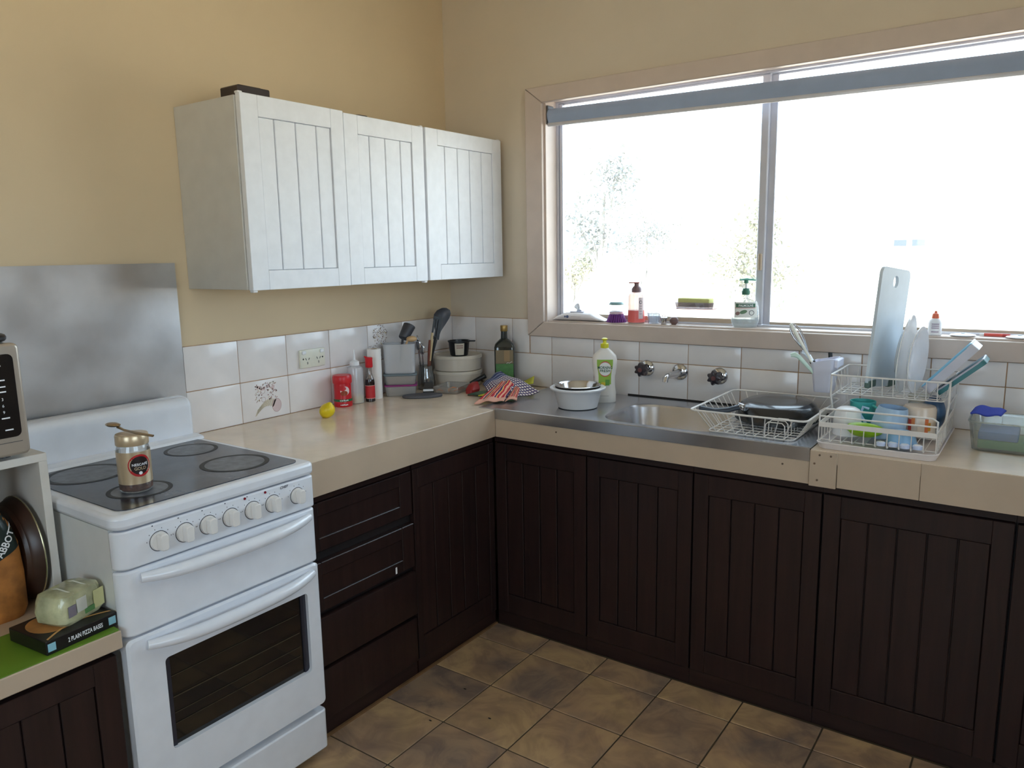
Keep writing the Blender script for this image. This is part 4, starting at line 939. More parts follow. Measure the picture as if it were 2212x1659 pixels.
for z_ in (0.045, 0.036): m_ = MB(); cyl_patch(m_, 0.0450 if z_ > .04 else 0.0442, A - 0.25, A + 0.4, z_, z_ + 0.003, 8); m_.build('printed_line', mat('mug_line', c(130, 80, 74), 0.5), mg)
MB().rbox(0.044, 0.072, -0.008, 0.008, 0.0605, 0.0655, 0.002, 1).map(lambda v: (v.x * math.cos(A + 1.45) - v.y * math.sin(A + 1.45), v.x * math.sin(A + 1.45) + v.y * math.cos(A + 1.45), v.z)).build('spout_tab', 'black', mg)

# low clear tray, orange peel pieces
M['traypl'] = clear('clear_tray_plastic', (0.93, 0.93, 0.93, 1), 0.14, 0.05, 0.25, (0.7, 0.68, 0.66, 1))
ct = thing('clear_tray', 'shallow clear plastic tray in front of the round canisters', 'tray', (0.232, -0.285, ZC), 0.25)
MB().loft(tub_rings(0.055, 0.070, 0.028, 0.90, 0.012, 0.0012), True, True).build('tray_shell', 'traypl', ct)
MB().tube([(a, b, 0.028) for a, b in rrect(-0.055, 0.055, -0.070, 0.070, 0.012, 4)], 0.0016, 6, True).build('tray_rim', 'traypl', ct)
for k_ in range(5):
    x, y = -0.03 + 0.015 * k_, -0.045 + 0.022 * ((k_ * 3) % 5); a = k_ * 1.1
    m_ = MB().tube([(x - 0.018 * math.cos(a), y - 0.018 * math.sin(a), 0.008), (x, y, 0.0115), (x + 0.018 * math.cos(a), y + 0.018 * math.sin(a), 0.008)], [0.0025, 0.004, 0.0025], 8)
    o_ = m_.build('snack_stick', mat('orange_snack', c(206, 128, 74), 0.6), None, (0.232, -0.285, ZC)); tag(o_, 'small orange snack stick lying in the clear tray', 'snack', 'orange snack sticks in the clear tray')

# peeler with red part, green cloth, yellow paper, tea towel
pe = thing('bottle_opener', 'black handled red tool lying between the clear tray and the tea towel', 'opener', (0.325, -0.270, ZC))
MB().tube([(-0.045, 0.045, 0.030), (-0.015, 0.060, 0.046), (0.012, 0.075, 0.062)], [0.007, 0.010, 0.011], 12).build('handle', 'black', pe)
MB().loft([[(a + x_, b + y_, z_) for a, b in rrect(-hx_, hx_, -hx_ * 1.5, hx_ * 1.5, hx_ * 0.6)] for x_, y_, z_, hx_ in ((0, 0, 0.0, 0.018), (0, 0.004, 0.016, 0.020), (-0.005, 0.015, 0.032, 0.015), (-0.012, 0.035, 0.040, 0.008))]).build('red_head', mat('dull_red_plastic', c(150, 36, 38), 0.4), pe)
M['greencloth'] = mat('green_cloth', c(70, 88, 70), 0.9, var=0.15, bump=0.3, bscale=300)
o_ = sheet('dish_cloth', lambda u, v: (0.352 + 0.115 * u + 0.02 * v, -0.335 + 0.12 * v + 0.02 * u, ZC + 0.004 + 0.014 * math.sin(PI * u) * math.sin(PI * v) + 0.003 * math.sin(7 * u + 4 * v)), 16, 16, 'greencloth', thick=0.006)
tag(o_, 'crumpled dark green cloth under the left end of the tea towel', 'cloth')
M['ypaper'] = mat('yellow_green_card', c(206, 206, 56), 0.6)
o_ = sheet('yellow_card', lambda u, v: bil((0.395, -0.062, 0.8545), (0.478, -0.040, 0.9010), (0.43, -0.14, 0.8600), (0.545, -0.150, 0.890), u, v), 8, 8, 'ypaper', thick=0.0012)
tag(o_, 'bright yellow-green card sticking out behind the tea towel', 'card')
o_ = sheet('yellow_sponge_cloth', lambda u, v: (0.425 + 0.06 * u, -0.36 + 0.06 * v, ZC + 0.012 + 0.004 * math.sin(PI * u)), 6, 6, 'ypaper', thick=0.004)
tag(o_, 'yellow sponge cloth peeking out under the front of the tea towel', 'cloth')

def towel_mat():
    k = NT('tea_towel_cloth'); uv = k.n('ShaderNodeTexCoord').outputs['UV']; sep = k.n('ShaderNodeSeparateXYZ'); k.l(uv, sep.inputs[0])
    def line(o_, freq, wd):
        a = k.n('ShaderNodeMath', operation='MULTIPLY'); a.inputs[1].default_value = freq; k.l(o_, a.inputs[0])
        f = k.n('ShaderNodeMath', operation='FRACT'); k.l(a.outputs[0], f.inputs[0])
        g = k.n('ShaderNodeMath', operation='LESS_THAN'); g.inputs[1].default_value = wd; k.l(f.outputs[0], g.inputs[0]); return g.outputs[0]
    def lt(o_, v):
        g = k.n('ShaderNodeMath', operation='LESS_THAN'); g.inputs[1].default_value = v; k.l(o_, g.inputs[0]); return g.outputs[0]
    def mix(f, a, b):
        m_ = k.n('ShaderNodeMixRGB'); k.l(f, m_.inputs[0])
        for i, x in ((1, a), (2, b)):
            if isinstance(x, tuple): m_.inputs[i].default_value = x
            else: k.l(x, m_.inputs[i])
        return m_.outputs[0]
    u, v = sep.outputs[0], sep.outputs[1]
    base = mix(line(u, 15, 0.4), c(238, 230, 222), c(74, 72, 116)); base = mix(line(v, 15, 0.4), base, c(96, 72, 104))
    base = mix(lt(u, 0.22), base, mix(line(u, 12, 0.35), c(64, 74, 116), c(150, 156, 180)))
    k.l(base, k.p.inputs['Base Color']); k.p.inputs['Roughness'].default_value = 0.95
    return k.m
def stripe_mat():
    k = NT('tea_towel_stripes'); uv = k.n('ShaderNodeTexCoord').outputs['UV']; sep = k.n('ShaderNodeSeparateXYZ'); k.l(uv, sep.inputs[0])
    nz = k.n('ShaderNodeTexNoise', Scale=5.0); k.l(uv, nz.inputs['Vector'])
    ad = k.n('ShaderNodeMath', operation='MULTIPLY_ADD'); ad.inputs[1].default_value = 0.12; k.l(nz.outputs['Fac'], ad.inputs[0]); k.l(sep.outputs[1], ad.inputs[2])
    a = k.n('ShaderNodeMath', operation='MULTIPLY'); a.inputs[1].default_value = 2.4; k.l(ad.outputs[0], a.inputs[0]); f = k.n('ShaderNodeMath', operation='FRACT'); k.l(a.outputs[0], f.inputs[0])
    r = k.n('ShaderNodeValToRGB'); r.color_ramp.interpolation = 'CONSTANT'; e = r.color_ramp.elements
    st_ = [(0.0, c(222, 150, 120)), (0.12, c(176, 36, 56)), (0.36, c(226, 166, 136)), (0.46, c(70, 48, 92)), (0.62, c(232, 186, 100)), (0.70, c(186, 50, 60)), (0.88, c(228, 180, 156))]
    while len(e) < len(st_): e.new(0.5)
    for el, (p_, q_) in zip(e, st_): el.position = p_; el.color = q_
    k.l(f.outputs[0], r.inputs['Fac']); 
    lw = k.n('ShaderNodeMath', operation='GREATER_THAN'); lw.inputs[1].default_value = 0.82; k.l(sep.outputs[0], lw.inputs[0])
    mx = k.n('ShaderNodeMixRGB'); mx.inputs[2].default_value = c(216, 160, 140); k.l(lw.outputs[0], mx.inputs[0]); k.l(r.outputs[0], mx.inputs[1]); k.l(mx.outputs[0], k.p.inputs['Base Color'])
    k.p.inputs['Roughness'].default_value = 0.95
    return k.m
tt = thing('tea_towel', 'crumpled checked and striped tea towel lying in the corner of the sink bench', 'towel', (0.47, -0.30, ZC + 0.003))
def off(p): return (p[0] - 0.47, p[1] + 0.30, p[2] - ZC - 0.003)
def tw1(u, v):
    p = bil((0.345, -0.225, 0.880), (0.535, -0.395, 0.857), (0.372, -0.135, 0.928), (0.612, -0.205, 0.872), u, v)
    h = 0.018 * math.sin(PI * u) * math.sin(PI * v) + 0.004 * math.sin(9 * u + 3 * v) + 0.003 * math.sin(11 * v - 4 * u)
    return off((p[0], p[1], p[2] + h))
towelm = towel_mat(); M['towel'] = towelm; M['stripes'] = stripe_mat()
sheet('checked_cloth', lambda u, v: tw1(v, u) if 0 else tw1(u, v), 28, 28, 'towel', tt, 0.003)
def tw2(u, v):
    p = bil((0.462, -0.272, 0.900), (0.500, -0.482, 0.8575), (0.518, -0.240, 0.897), (0.572, -0.392, 0.8575), u, v)
    h = 0.014 * math.sin(PI * v) * (1 - u * 0.6) + 0.003 * math.sin(12 * v + 3 * u)
    return off((p[0], p[1], p[2] + h))
sheet('striped_fold', tw2, 24, 20, 'stripes', tt, 0.003)
def tw3(u, v):
    p = bil((0.530, -0.262, 0.888), (0.572, -0.385, 0.8570), (0.556, -0.262, 0.884), (0.598, -0.345, 0.8570), u, v)
    return off((p[0], p[1], p[2] + 0.008 * math.sin(PI * v)))
sheet('striped_hem', tw3, 14, 10, 'stripes', tt, 0.003)

# olive oil bottle
ob = thing('oil_bottle', 'dark square oil bottle with gold cap and green label in the corner', 'bottle', (0.343, -0.066, ZC)); A = cam_ang(0.343, -0.066)
ob.rotation_euler = (0, 0, A)
def sq_ring(h, z, r): return [(a, b, z) for a, b in rrect(-h, h, -h, h, r, 5)]
m_ = MB(); m_.loft([sq_ring(0.040, 0.0, 0.010), sq_ring(0.0425, 0.004, 0.011), sq_ring(0.0425, 0.172, 0.012), sq_ring(0.039, 0.184, 0.016), sq_ring(0.026, 0.197, 0.018), sq_ring(0.0145, 0.206, 0.013), sq_ring(0.0135, 0.238, 0.0125)])
m_.build('bottle_glass', mat('dark_green_glass', c(34, 40, 38), 0.08, coat=0.6), ob)
MB().lathe([(0.0148, 0.236), (0.0156, 0.238), (0.0156, 0.259), (0.0148, 0.261)], 24).build('cap', mat('gold_cap', c(166, 134, 76), 0.3, metal=0.5), ob)
MB().rbox(0.0425, 0.0431, -0.037, 0.037, 0.103, 0.160, 0.0002, 1).build('label', mat('oil_label_brown', c(120, 104, 76), 0.5, var=0.1), ob)
MB().rbox(0.0425, 0.0432, -0.037, 0.037, 0.030, 0.102, 0.0002, 1).build('label', mat('oil_label_green', c(74, 122, 62), 0.5, var=0.15, vscale=60), ob)
MB().rbox(0.0431, 0.0434, -0.002, 0.022, 0.112, 0.158, 0.0001, 1).build('label_panel', mat('oil_label_tan', c(150, 122, 84), 0.5), ob)
MB().tube([(0.0436, 0.008, 0.103), (0.0436, 0.014, 0.107), (0.0436, 0.020, 0.104), (0.0436, 0.027, 0.109), (0.0436, 0.032, 0.111)], 0.0008, 5).build('label_scroll', 'whitep', ob)

# ================================================================== TAPS
def rose(par, x, z): MB().lathe([(0.031, 0.0), (0.031, 0.003), (0.026, 0.010), (0.016, 0.014)], 32).map(lambda v: (x + v.x, -0.0095 - v.z, z + v.y)).build('wall_rose', 'chrome', par)
M['taphandle'] = mat('dark_tap_plastic', c(40, 30, 36), 0.3, coat=0.3)
for k_, (x, z, lab) in enumerate(((0.980, 0.966, 'wall tap with dark star handle on the left of the spout'), (1.268, 0.957, 'wall tap with dark star handle on the right of the spout'))):
    t_ = thing('wall_tap', lab, 'tap'); rose(t_, x, z)
    MB().cyl((x, -0.020, z), (x, -0.045, z), 0.013, 0.013, 20).build('spindle', 'chrome', t_)
    st_ = [((0.0245 + 0.0040 * math.cos(7 * a)) * math.cos(a), (0.0245 + 0.0040 * math.cos(7 * a)) * math.sin(a)) for a in [2 * PI * i / 56 for i in range(56)]]
    m_ = MB(); m_.loft([[(x + a * q_, -y_, z + b * q_) for a, b in st_] for y_, q_ in ((0.040, 0.80), (0.043, 0.95), (0.062, 1.0), (0.070, 0.9), (0.072, 0.6))])
    m_.build('star_handle', 'taphandle', t_)
    MB().cyl((x, -0.0715, z), (x, -0.0745, z), 0.009, 0.008, 18).build('handle_cap', mat('tap_cap_%d' % k_, c(96, 60, 60), 0.3), t_)
t_ = thing('wall_spout', 'chrome wall spout between the two star-handled taps', 'spout'); rose(t_, 1.115, 0.961)
MB().tube([(1.115, -0.020, 0.961), (1.114, -0.050, 0.958), (1.110, -0.090, 0.958), (1.109, -0.110, 0.958), (1.108, -0.124, 0.952), (1.108, -0.128, 0.938)], [0.015, 0.013, 0.011, 0.011, 0.0105, 0.0105], 16).build('spout_arm', 'chrome', t_)

# ================================================================== BOWLS AND DETERGENT
ZS = ZC + 0.0032
bw = thing('white_bowl', 'white plastic bowl with a wide rim standing left of the sink basin', 'bowl', (0.852, -0.318, ZS))
MB().lathe([(0.064, 0), (0.071, 0.003), (0.078, 0.030), (0.085, 0.062), (0.087, 0.066), (0.101, 0.069), (0.102, 0.074), (0.098, 0.0765), (0.082, 0.0755), (0.076, 0.036), (0.064, 0.005)], 48).build('bowl_shell', mat('bowl_plastic', c(222, 220, 221), 0.3, var=0.03), bw)
sb_ = thing('steel_bowl', 'shallow stainless steel bowl sitting inside the white plastic bowl', 'bowl', (0.852, -0.318, ZS + 0.040))
MB().lathe([(0.055, 0), (0.068, 0.012), (0.074, 0.032), (0.083, 0.0415), (0.0845, 0.0440), (0.082, 0.0445), (0.074, 0.038), (0.066, 0.016), (0.052, 0.005)], 48).build('bowl_shell', 'chrome', sb_)
X, Y = 0.887, -0.180; A = cam_ang(X, Y)
dg_ = thing('detergent_bottle', 'white dishwashing liquid bottle with lime green cap behind the white bowl', 'bottle', (X, Y, ZS), A)
m_ = MB(); pf_ = [(0.0, 0.040, 0.021), (0.004, 0.043, 0.023), (0.035, 0.043, 0.023), (0.065, 0.039, 0.022), (0.095, 0.0385, 0.022), (0.130, 0.045, 0.024), (0.158, 0.0465, 0.025), (0.176, 0.043, 0.024), (0.192, 0.028, 0.018), (0.201, 0.017, 0.014), (0.205, 0.015, 0.014)]
m_.loft([[(hx * math.copysign(abs(math.cos(a)) ** 0.75, math.cos(a)), hy * math.copysign(abs(math.sin(a)) ** 0.75, math.sin(a)), z) for a in [2 * PI * i / 40 for i in range(40)]] for z, hy, hx in pf_])
m_.build('bottle_body', mat('bottle_white', c(232, 226, 218), 0.35), dg_)
M['lime'] = mat('lime_cap', c(214, 206, 40), 0.35)
MB().lathe([(0.0150, 0.204), (0.0152, 0.220), (0.0130, 0.222), (0.0070, 0.224), (0.0060, 0.232), (0.0105, 0.235), (0.0110, 0.239), (0.0060, 0.242)], 28).build('cap', 'lime', dg_)
def det_x(y, z):
    import bisect
    for (z0, hy0, hx0), (z1, hy1, hx1) in zip(pf_[:-1], pf_[1:]):
        if z0 <= z <= z1: t_ = (z - z0) / (z1 - z0); hy, hx = hy0 + (hy1 - hy0) * t_, hx0 + (hx1 - hx0) * t_; break
    cc = min(1, abs(y) / hy); return hx * (max(0, 1 - cc ** (2 / 0.75))) ** (0.75 / 2)
def det_patch(y0, y1, z0, z1, m_, off_=0.0008, n=8, k=6, edge=None):
    P_ = []; q_ = MB()
    for j in range(k + 1):
        for i in range(n + 1):
            z = z0 + (z1 - z0) * j / k; y = y0 + (y1 - y0) * i / n
            if edge: y *= edge(z)
            P_.append((det_x(y, z) + off_, y, z))
    q_.add(P_, [(j * (n + 1) + i, j * (n + 1) + i + 1, (j + 1) * (n + 1) + i + 1, (j + 1) * (n + 1) + i) for j in range(k) for i in range(n)]); return q_.build('label', m_, dg_)
ed = lambda z: 0.78 if z < 0.11 else 0.78 + 0.22 * min(1, (z - 0.11) / 0.03)
det_patch(-0.028, 0.031, 0.070, 0.163, mat('label_green', c(150, 186, 66), 0.4, var=0.06), 0.0007, edge=ed)
det_patch(0.004, 0.024, 0.066, 0.088, mat('label_lime', c(92, 150, 60), 0.4), 0.0011, edge=ed)
det_patch(-0.016, 0.004, 0.056, 0.078, mat('lemon_print', c(226, 200, 60), 0.4), 0.0012, edge=ed)
def det_disc(y, z, ry, rz, m_, off_):
    q_ = MB(); n = 28
    P_ = [(det_x(y, z) + off_, y, z)] + [(det_x(y + ry * r_ * math.cos(2 * PI * i / n), z + rz * r_ * math.sin(2 * PI * i / n)) + off_, y + ry * r_ * math.cos(2 * PI * i / n), z + rz * r_ * math.sin(2 * PI * i / n)) for r_ in (0.5, 1.0) for i in range(n)]
    f_ = [(0, 1 + i, 1 + (i + 1) % n) for i in range(n)] + [(1 + i, 1 + n + i, 1 + n + (i + 1) % n, 1 + (i + 1) % n) for i in range(n)]
    q_.add(P_, f_); q_.build('label_disc', m_, dg_)
M['labred'] = mat('label_red_arc', c(206, 60, 66), 0.4); M['labwhite'] = mat('label_white', c(236, 236, 230), 0.4)
det_disc(0.002, 0.128, 0.0235, 0.0290, 'labred', 0.0012); det_disc(0.002, 0.128, 0.0230, 0.0255, 'labwhite', 0.0015)
M['dkgreen'] = mat('dark_green_ink', c(30, 84, 56), 0.5)
for s_, z_, w_ in (('MORNING', 0.1335, 0.054), ('FRESH', 0.1215, 0.038)): lettering(s_, 0.0105, lambda a, b: (det_x(0.002 + a, z_ + b) + 0.0019, 0.002 + a, z_ + b), 'dkgreen', dg_, bold=True, width=w_)
det_patch(-0.018, 0.016, 0.026, 0.0272, mat('label_grey_line', c(150, 146, 140), 0.5), 0.0007, k=1)

# ================================================================== WIRE DRAINING BASKET AND FRYING PAN
db = thing('wire_basket', 'white wire draining basket on the right side of the sink', 'dish basket')
b0 = rrect(1.395, 1.655, -0.452, -0.115, 0.02, 3); t0 = rrect(1.350, 1.700, -0.490, -0.080, 0.02, 3); zb, zt_ = ZS + 0.004, ZS + 0.072
soft_w = 0.0020
MB().tube([(a, b, zt_) for a, b in t0], 0.0032, 8, True).build('top_rim', 'wire', db)
m_ = MB(); m_.tube([(a, b, zb) for a, b in b0], soft_w, 6, True)
def basket_wire(p_t0, p_b0, p_b1, p_t1): m_.tube([p_t0, p_b0, p_b1, p_t1], soft_w * 0.85, 6)
n_ = 10
for i in range(1, n_):
    f_ = i / n_; yt, yb_ = -0.490 + 0.41 * f_, -0.452 + 0.337 * f_; basket_wire((1.350, yt, zt_), (1.395, yb_, zb), (1.655, yb_, zb), (1.700, yt, zt_))
n_ = 9
for i in range(1, n_):
    f_ = i / n_; xt, xb = 1.350 + 0.35 * f_, 1.395 + 0.26 * f_; basket_wire((xt, -0.490, zt_), (xb, -0.452, zb), (xb, -0.115, zb), (xt, -0.080, zt_))
m_ = m_.build('wires', 'wire', db); m_['kind'] = 'stuff'
m_ = MB()
for i in range(6):
    y = -0.43 + 0.034 * i; m_.tube([(1.565, y, zb), (1.567, y, zb + 0.035), (1.575, y, zb + 0.043), (1.615, y, zb + 0.043), (1.623, y, zb + 0.035), (1.625, y, zb)], soft_w * 0.85, 6)
m_ = m_.build('plate_loops', 'wire', db); m_['kind'] = 'stuff'
fp = thing('frying_pan', 'black frying pan drying upside down in the wire draining basket', 'pan', (1.548, -0.245, ZS + 0.018))
M['panout'] = mat('pan_enamel', c(30, 32, 36), 0.22, coat=0.3)
def tilt(v): return (v.x, v.y, v.z - 0.10 * v.x * 0 + 0.05 * v.y + 0.008)
MB().lathe([(0.130, 0.0), (0.132, 0.002), (0.126, 0.024), (0.115, 0.044), (0.098, 0.053), (0.060, 0.0545), (0.0, 0.0545)][:-1], 48).map(tilt).build('pan_body', 'panout', fp)
m_ = MB().tube([(-0.092, -0.102, 0.048), (-0.120, -0.128, 0.040), (-0.152, -0.156, 0.039), (-0.188, -0.184, 0.050)], [0.009, 0.0095, 0.010, 0.0095], 12, flat=0.8); m_.build('handle', mat('pan_handle', c(46, 52, 62), 0.4), fp)
br_ = MB(); br_.rbox(-0.020, 0.020, -0.003, 0.003, -0.011, 0.011, 0.002, 1); br_.rbox(-0.008, 0.008, -0.022, 0.002, -0.007, 0.006, 0.002, 1)
ca_, sa_ = math.cos(-0.78), math.sin(-0.78)
br_.map(lambda v: (-0.087 + v.x * ca_ - v.y * sa_, -0.087 + v.x * sa_ + v.y * ca_, 0.047 + v.z + 0.0)).build('bracket', 'chrome', fp)
for s_ in (-1, 1): MB().ell(-0.0895 + s_ * 0.012 * ca_, -0.0895 + s_ * 0.012 * sa_, 0.0475, 0.0055, 0.0055, 0.0055, 12, 8).build('rivet', 'chrome', fp)

# ================================================================== TWO-TIER DISH RACK
dr = thing('dish_rack', 'white two-tier wire dish rack with drip tray on the right bench', 'dish rack')
x0, x1, yf, yb_ = 1.728, 2.022, -0.466, -0.085
q_ = MB(); o_ = rrect(x0 - 0.008, x1 + 0.008, yf - 0.012, yb_ + 0.02, 0.03, 5); i_ = rrect(x0 + 0.0, x1 - 0.0, yf - 0.004, yb_ + 0.012, 0.025, 5)
q_.loft([[(a, b, ZC + 0.0006) for a, b in i_], [(a, b, ZC + 0.018) for a, b in o_], [(a, b, ZC + 0.020) for a, b in rrect(x0 - 0.006, x1 + 0.006, yf - 0.010, yb_ + 0.018, 0.03, 5)], [(a, b, ZC + 0.004) for a, b in i_]]); q_.build('drip_tray', 'wirew', dr)
zl0, zl1 = ZC + 0.020, ZC + 0.070
fl_ = MB()
for y in (yf, yb_): fl_.rbox(x0, x1, y - 0.0012, y + 0.0012, zl1 - 0.008, zl1 + 0.006, 0.0008, 1)
for x in (x0, x1): fl_.rbox(x - 0.0012, x + 0.0012, yf, yb_, zl1 - 0.008, zl1 + 0.006, 0.0008, 1)
fl_ = fl_.build('lower_band', 'wire', dr)
m_ = MB()
for i in range(11):
    x = x0 + (x1 - x0) * i / 10; m_.tube([(x, yf, zl1), (x, yf, zl0 + 0.003), (x, yf + 0.006, zl0), (x, yb_ - 0.006, zl0), (x, yb_, zl0 + 0.003), (x, yb_, zl1)], 0.0014, 6)
for i in range(1, 11):
    y = yf + (yb_ - yf) * i / 11
    for x in (x0, x1): m_.tube([(x, y, zl1), (x, y, zl0 + 0.003)], 0.0013, 6)
for y in (yf + 0.04, (yf + yb_) / 2, yb_ - 0.04): m_.tube([(x0, y, zl0 - 0.0025), (x1, y, zl0 - 0.0025)], 0.0015, 6)
m_ = m_.build('lower_wires', 'wire', dr); m_['kind'] = 'stuff'
MB().tube([(x0, yf + 0.004, zl1 + 0.006), (x0, yf + 0.004, ZC + 0.106), (x0 + 0.012, yf + 0.004, ZC + 0.114), (x1 - 0.012, yf + 0.004, ZC + 0.114), (x1, yf + 0.004, ZC + 0.106), (x1, yf + 0.004, zl1 + 0.006)], 0.0026, 8).build('front_rail', 'wire', dr)
MB().tube([(x0, yf + 0.004, ZC + 0.092), (x1, yf + 0.004, ZC + 0.092)], 0.0024, 8).build('front_rail', 'wire', dr)
# upper tier
ux0, ux1, uyf, uyb, uz0, uz1 = 1.716, 2.026, -0.300, -0.050, ZC + 0.130, ZC + 0.186
MB().tube([(a, b, uz1) for a, b in rrect(ux0, ux1, uyf, uyb, 0.012, 3)], 0.0028, 8, True).build('upper_rim', 'wire', dr)
m_ = MB(); m_.tube([(a, b, uz0) for a, b in rrect(ux0 + 0.012, ux1 - 0.012, uyf + 0.012, uyb - 0.012, 0.01, 3)], 0.0018, 6, True)
for i in range(1, 11):
    x = ux0 + (ux1 - ux0) * i / 11; m_.tube([(x, uyf, uz1), (x, uyf + 0.012, uz0), (x, uyb - 0.012, uz0), (x, uyb, uz1)], 0.0015, 6)
for i in range(1, 6):
    y = uyf + (uyb - uyf) * i / 6; m_.tube([(ux0, y, uz1), (ux0 + 0.012, y, uz0), (ux1 - 0.012, y, uz0), (ux1, y, uz1)], 0.0015, 6)
m_ = m_.build('upper_wires', 'wire', dr); m_['kind'] = 'stuff'
for x in (ux0 - 0.001, ux1 + 0.001):
    s_ = 1 if x < 1.9 else -1
    MB().tube([(x, -0.285, uz1), (x, -0.285, uz0 - 0.01), (x + s_ * 0.006, -0.27, ZC + 0.07), (x + s_ * 0.009, -0.26, ZC + 0.022)], 0.0030, 8).build('post', 'wire', dr)
    MB().tube([(x, -0.075, uz1), (x, -0.078, uz0 - 0.01), (x + s_ * 0.006, -0.085, ZC + 0.07), (x + s_ * 0.009, -0.09, ZC + 0.022)], 0.0030, 8).build('post', 'wire', dr)
    MB().rbox(min(x, x + s_ * 0.003), max(x, x + s_ * 0.003), -0.285, -0.078, uz0 - 0.016, uz0 - 0.008, 0.001, 1).build('side_rail', 'wire', dr)

# cutlery cup hooked on the rack
cc_ = thing('cutlery_cup', 'white plastic cutlery cup hooked on the left side of the dish rack', 'cutlery holder', (1.668, -0.165, ZC + 0.112))
m_ = MB(); m_.loft([[(a * k1, b * k1, z_) for a, b in rrect(-0.036, 0.036, -0.046, 0.046, 0.012, 4)] for k1, z_ in ((0.70, 0.0), (0.74, 0.004), (1.0, 0.096), (0.95, 0.096), (0.70, 0.006))])
m_.map(lambda v: (v.x, v.y, v.z + (0.012 if v.z > 0.05 and v.x > 0 else 0))).build('cup', mat('cup_plastic', c(222, 222, 236), 0.35), cc_)
MB().rbox(0.034, 0.046, -0.040, 0.040, 0.080, 0.106, 0.003, 1).build('hook', mat('cup_plastic_hook', c(222, 222, 236), 0.35), cc_)
def stick(name, label, cat, p0, p1, r0, r1, m_, bend=None):
    t_ = thing(name, label, cat, p0); d = Vector(p1) - Vector(p0)
    pts = [Vector((0, 0, 0)), d * 0.5, d] if not bend else [Vector((0, 0, 0)), d * 0.5 + Vector(bend), d]
    return t_, d, pts
CZ = ZC + 0.122
t_, d, pts = stick('spatula', 'pale green handled spatula leaning left in the cutlery cup', 'spatula', (1.668, -0.180, CZ), (1.600, -0.225, 1.075), 0, 0, None, (0.004, 0, 0.004))
MB().tube([pts[0], pts[1], pts[2], pts[2] + Vector((-0.012, -0.004, 0.006)), pts[2] + Vector((-0.022, -0.008, 0.004))], [0.004, 0.005, 0.007, 0.0085, 0.006], 10, flat=0.6).build('handle', mat('pale_green_handle', c(206, 230, 214), 0.3), t_)
t_, d, pts = stick('table_knife', 'white-blue handled knife leaning left beside the green spatula', 'knife', (1.672, -0.150, CZ), (1.612, -0.185, 1.082), 0, 0, None, (0.004, 0, 0.006))
MB().tube([pts[0], pts[1], pts[2], pts[2] + Vector((-0.012, -0.004, 0.004))], [0.004, 0.005, 0.008, 0.006], 10, flat=0.6).build('handle', mat('white_blue_handle', c(226, 232, 246), 0.3), t_)
wk = thing('whisk', 'metal balloon whisk standing tall in the cutlery cup', 'whisk', (1.676, -0.165, CZ)); d = Vector((1.570, -0.205, 1.172)) - Vector((1.676, -0.165, CZ)); u_ = d.normalized()
MB().tube([(0, 0, 0), d * 0.30, d * 0.52], [0.006, 0.0075, 0.006], 12).build('handle', 'chrome', wk)
MB().cyl(d * 0.40, d * 0.43, 0.0088, 0.0088, 14).build('collar', 'black', wk)
q_ = u_.to_track_quat('Z', 'Y').to_matrix(); m_ = MB(); Lw = d.length * 0.50
for k_ in range(4):
    a = PI * k_ / 4; P_ = []
    for i in range(15):
        t_ = i / 14; s_ = math.sin(PI * t_); zz = Lw * (1 - abs(2 * t_ - 1) ** 1.8) ; rr_ = 0.014 * math.sin(2 * PI * t_) * (1.1 if True else 1)
        P_.append(d * 0.51 + q_ @ Vector((rr_ * math.cos(a), rr_ * math.sin(a), zz)))
    m_.tube(P_, 0.0013, 6)
m_ = m_.build('whisk_wires', 'chrome', wk); m_['kind'] = 'stuff'
t_, d, pts = stick('paring_knife', 'black handled knife upright at the back of the cutlery cup', 'knife', (1.684, -0.140, CZ), (1.668, -0.110, 1.078), 0, 0, None)
MB().tube([pts[0], d * 0.45, d], [0.0035, 0.007, 0.0075], 10, flat=0.55).build('handle', 'black', t_)
t_, d, pts = stick('plastic_tongs', 'long translucent white plastic handle behind the whisk', 'tongs', (1.678, -0.178, CZ), (1.574, -0.235, 1.178), 0, 0, None)
MB().tube([d * 0.0, d * 0.6, d], [0.003, 0.0045, 0.0055], 10, flat=0.5).build('handle', mat('translucent_white', c(236, 232, 216), 0.3), t_)

# chopping board, plates and lids on the upper tier
cbd = thing('chopping_board', 'white plastic chopping board with hanging hole standing in the dish rack', 'chopping board', (1.828, -0.160, uz0 + 0.010), -0.226)
BW, BH, HT = 0.200, 0.362, 0.0045
def board():
    o_ = rrect(-BW / 2, BW / 2, 0, BH, 0.022, 8); hc = (0.0, BH - 0.040); hr = 0.018
    o_ = [lerp(p_, q_, t_ / 8) for p_, q_ in zip(o_, o_[1:] + o_[:1]) for t_ in range(8) if t_ == 0 or math.hypot(p_[0] - q_[0], p_[1] - q_[1]) > 0.03]
    n = len(o_); h_ = []
    for a, b in o_:
        an = math.atan2(b - hc[1], a - hc[0]); h_.append((hc[0] + hr * math.cos(an), hc[1] + hr * math.sin(an)))
    return MB().loft([[(a, b, -HT) for a, b in h_], [(a, b, -HT) for a, b in o_], [(a, b, HT) for a, b in o_], [(a, b, HT) for a, b in h_], [(a, b, -HT) for a, b in h_]], False, False)
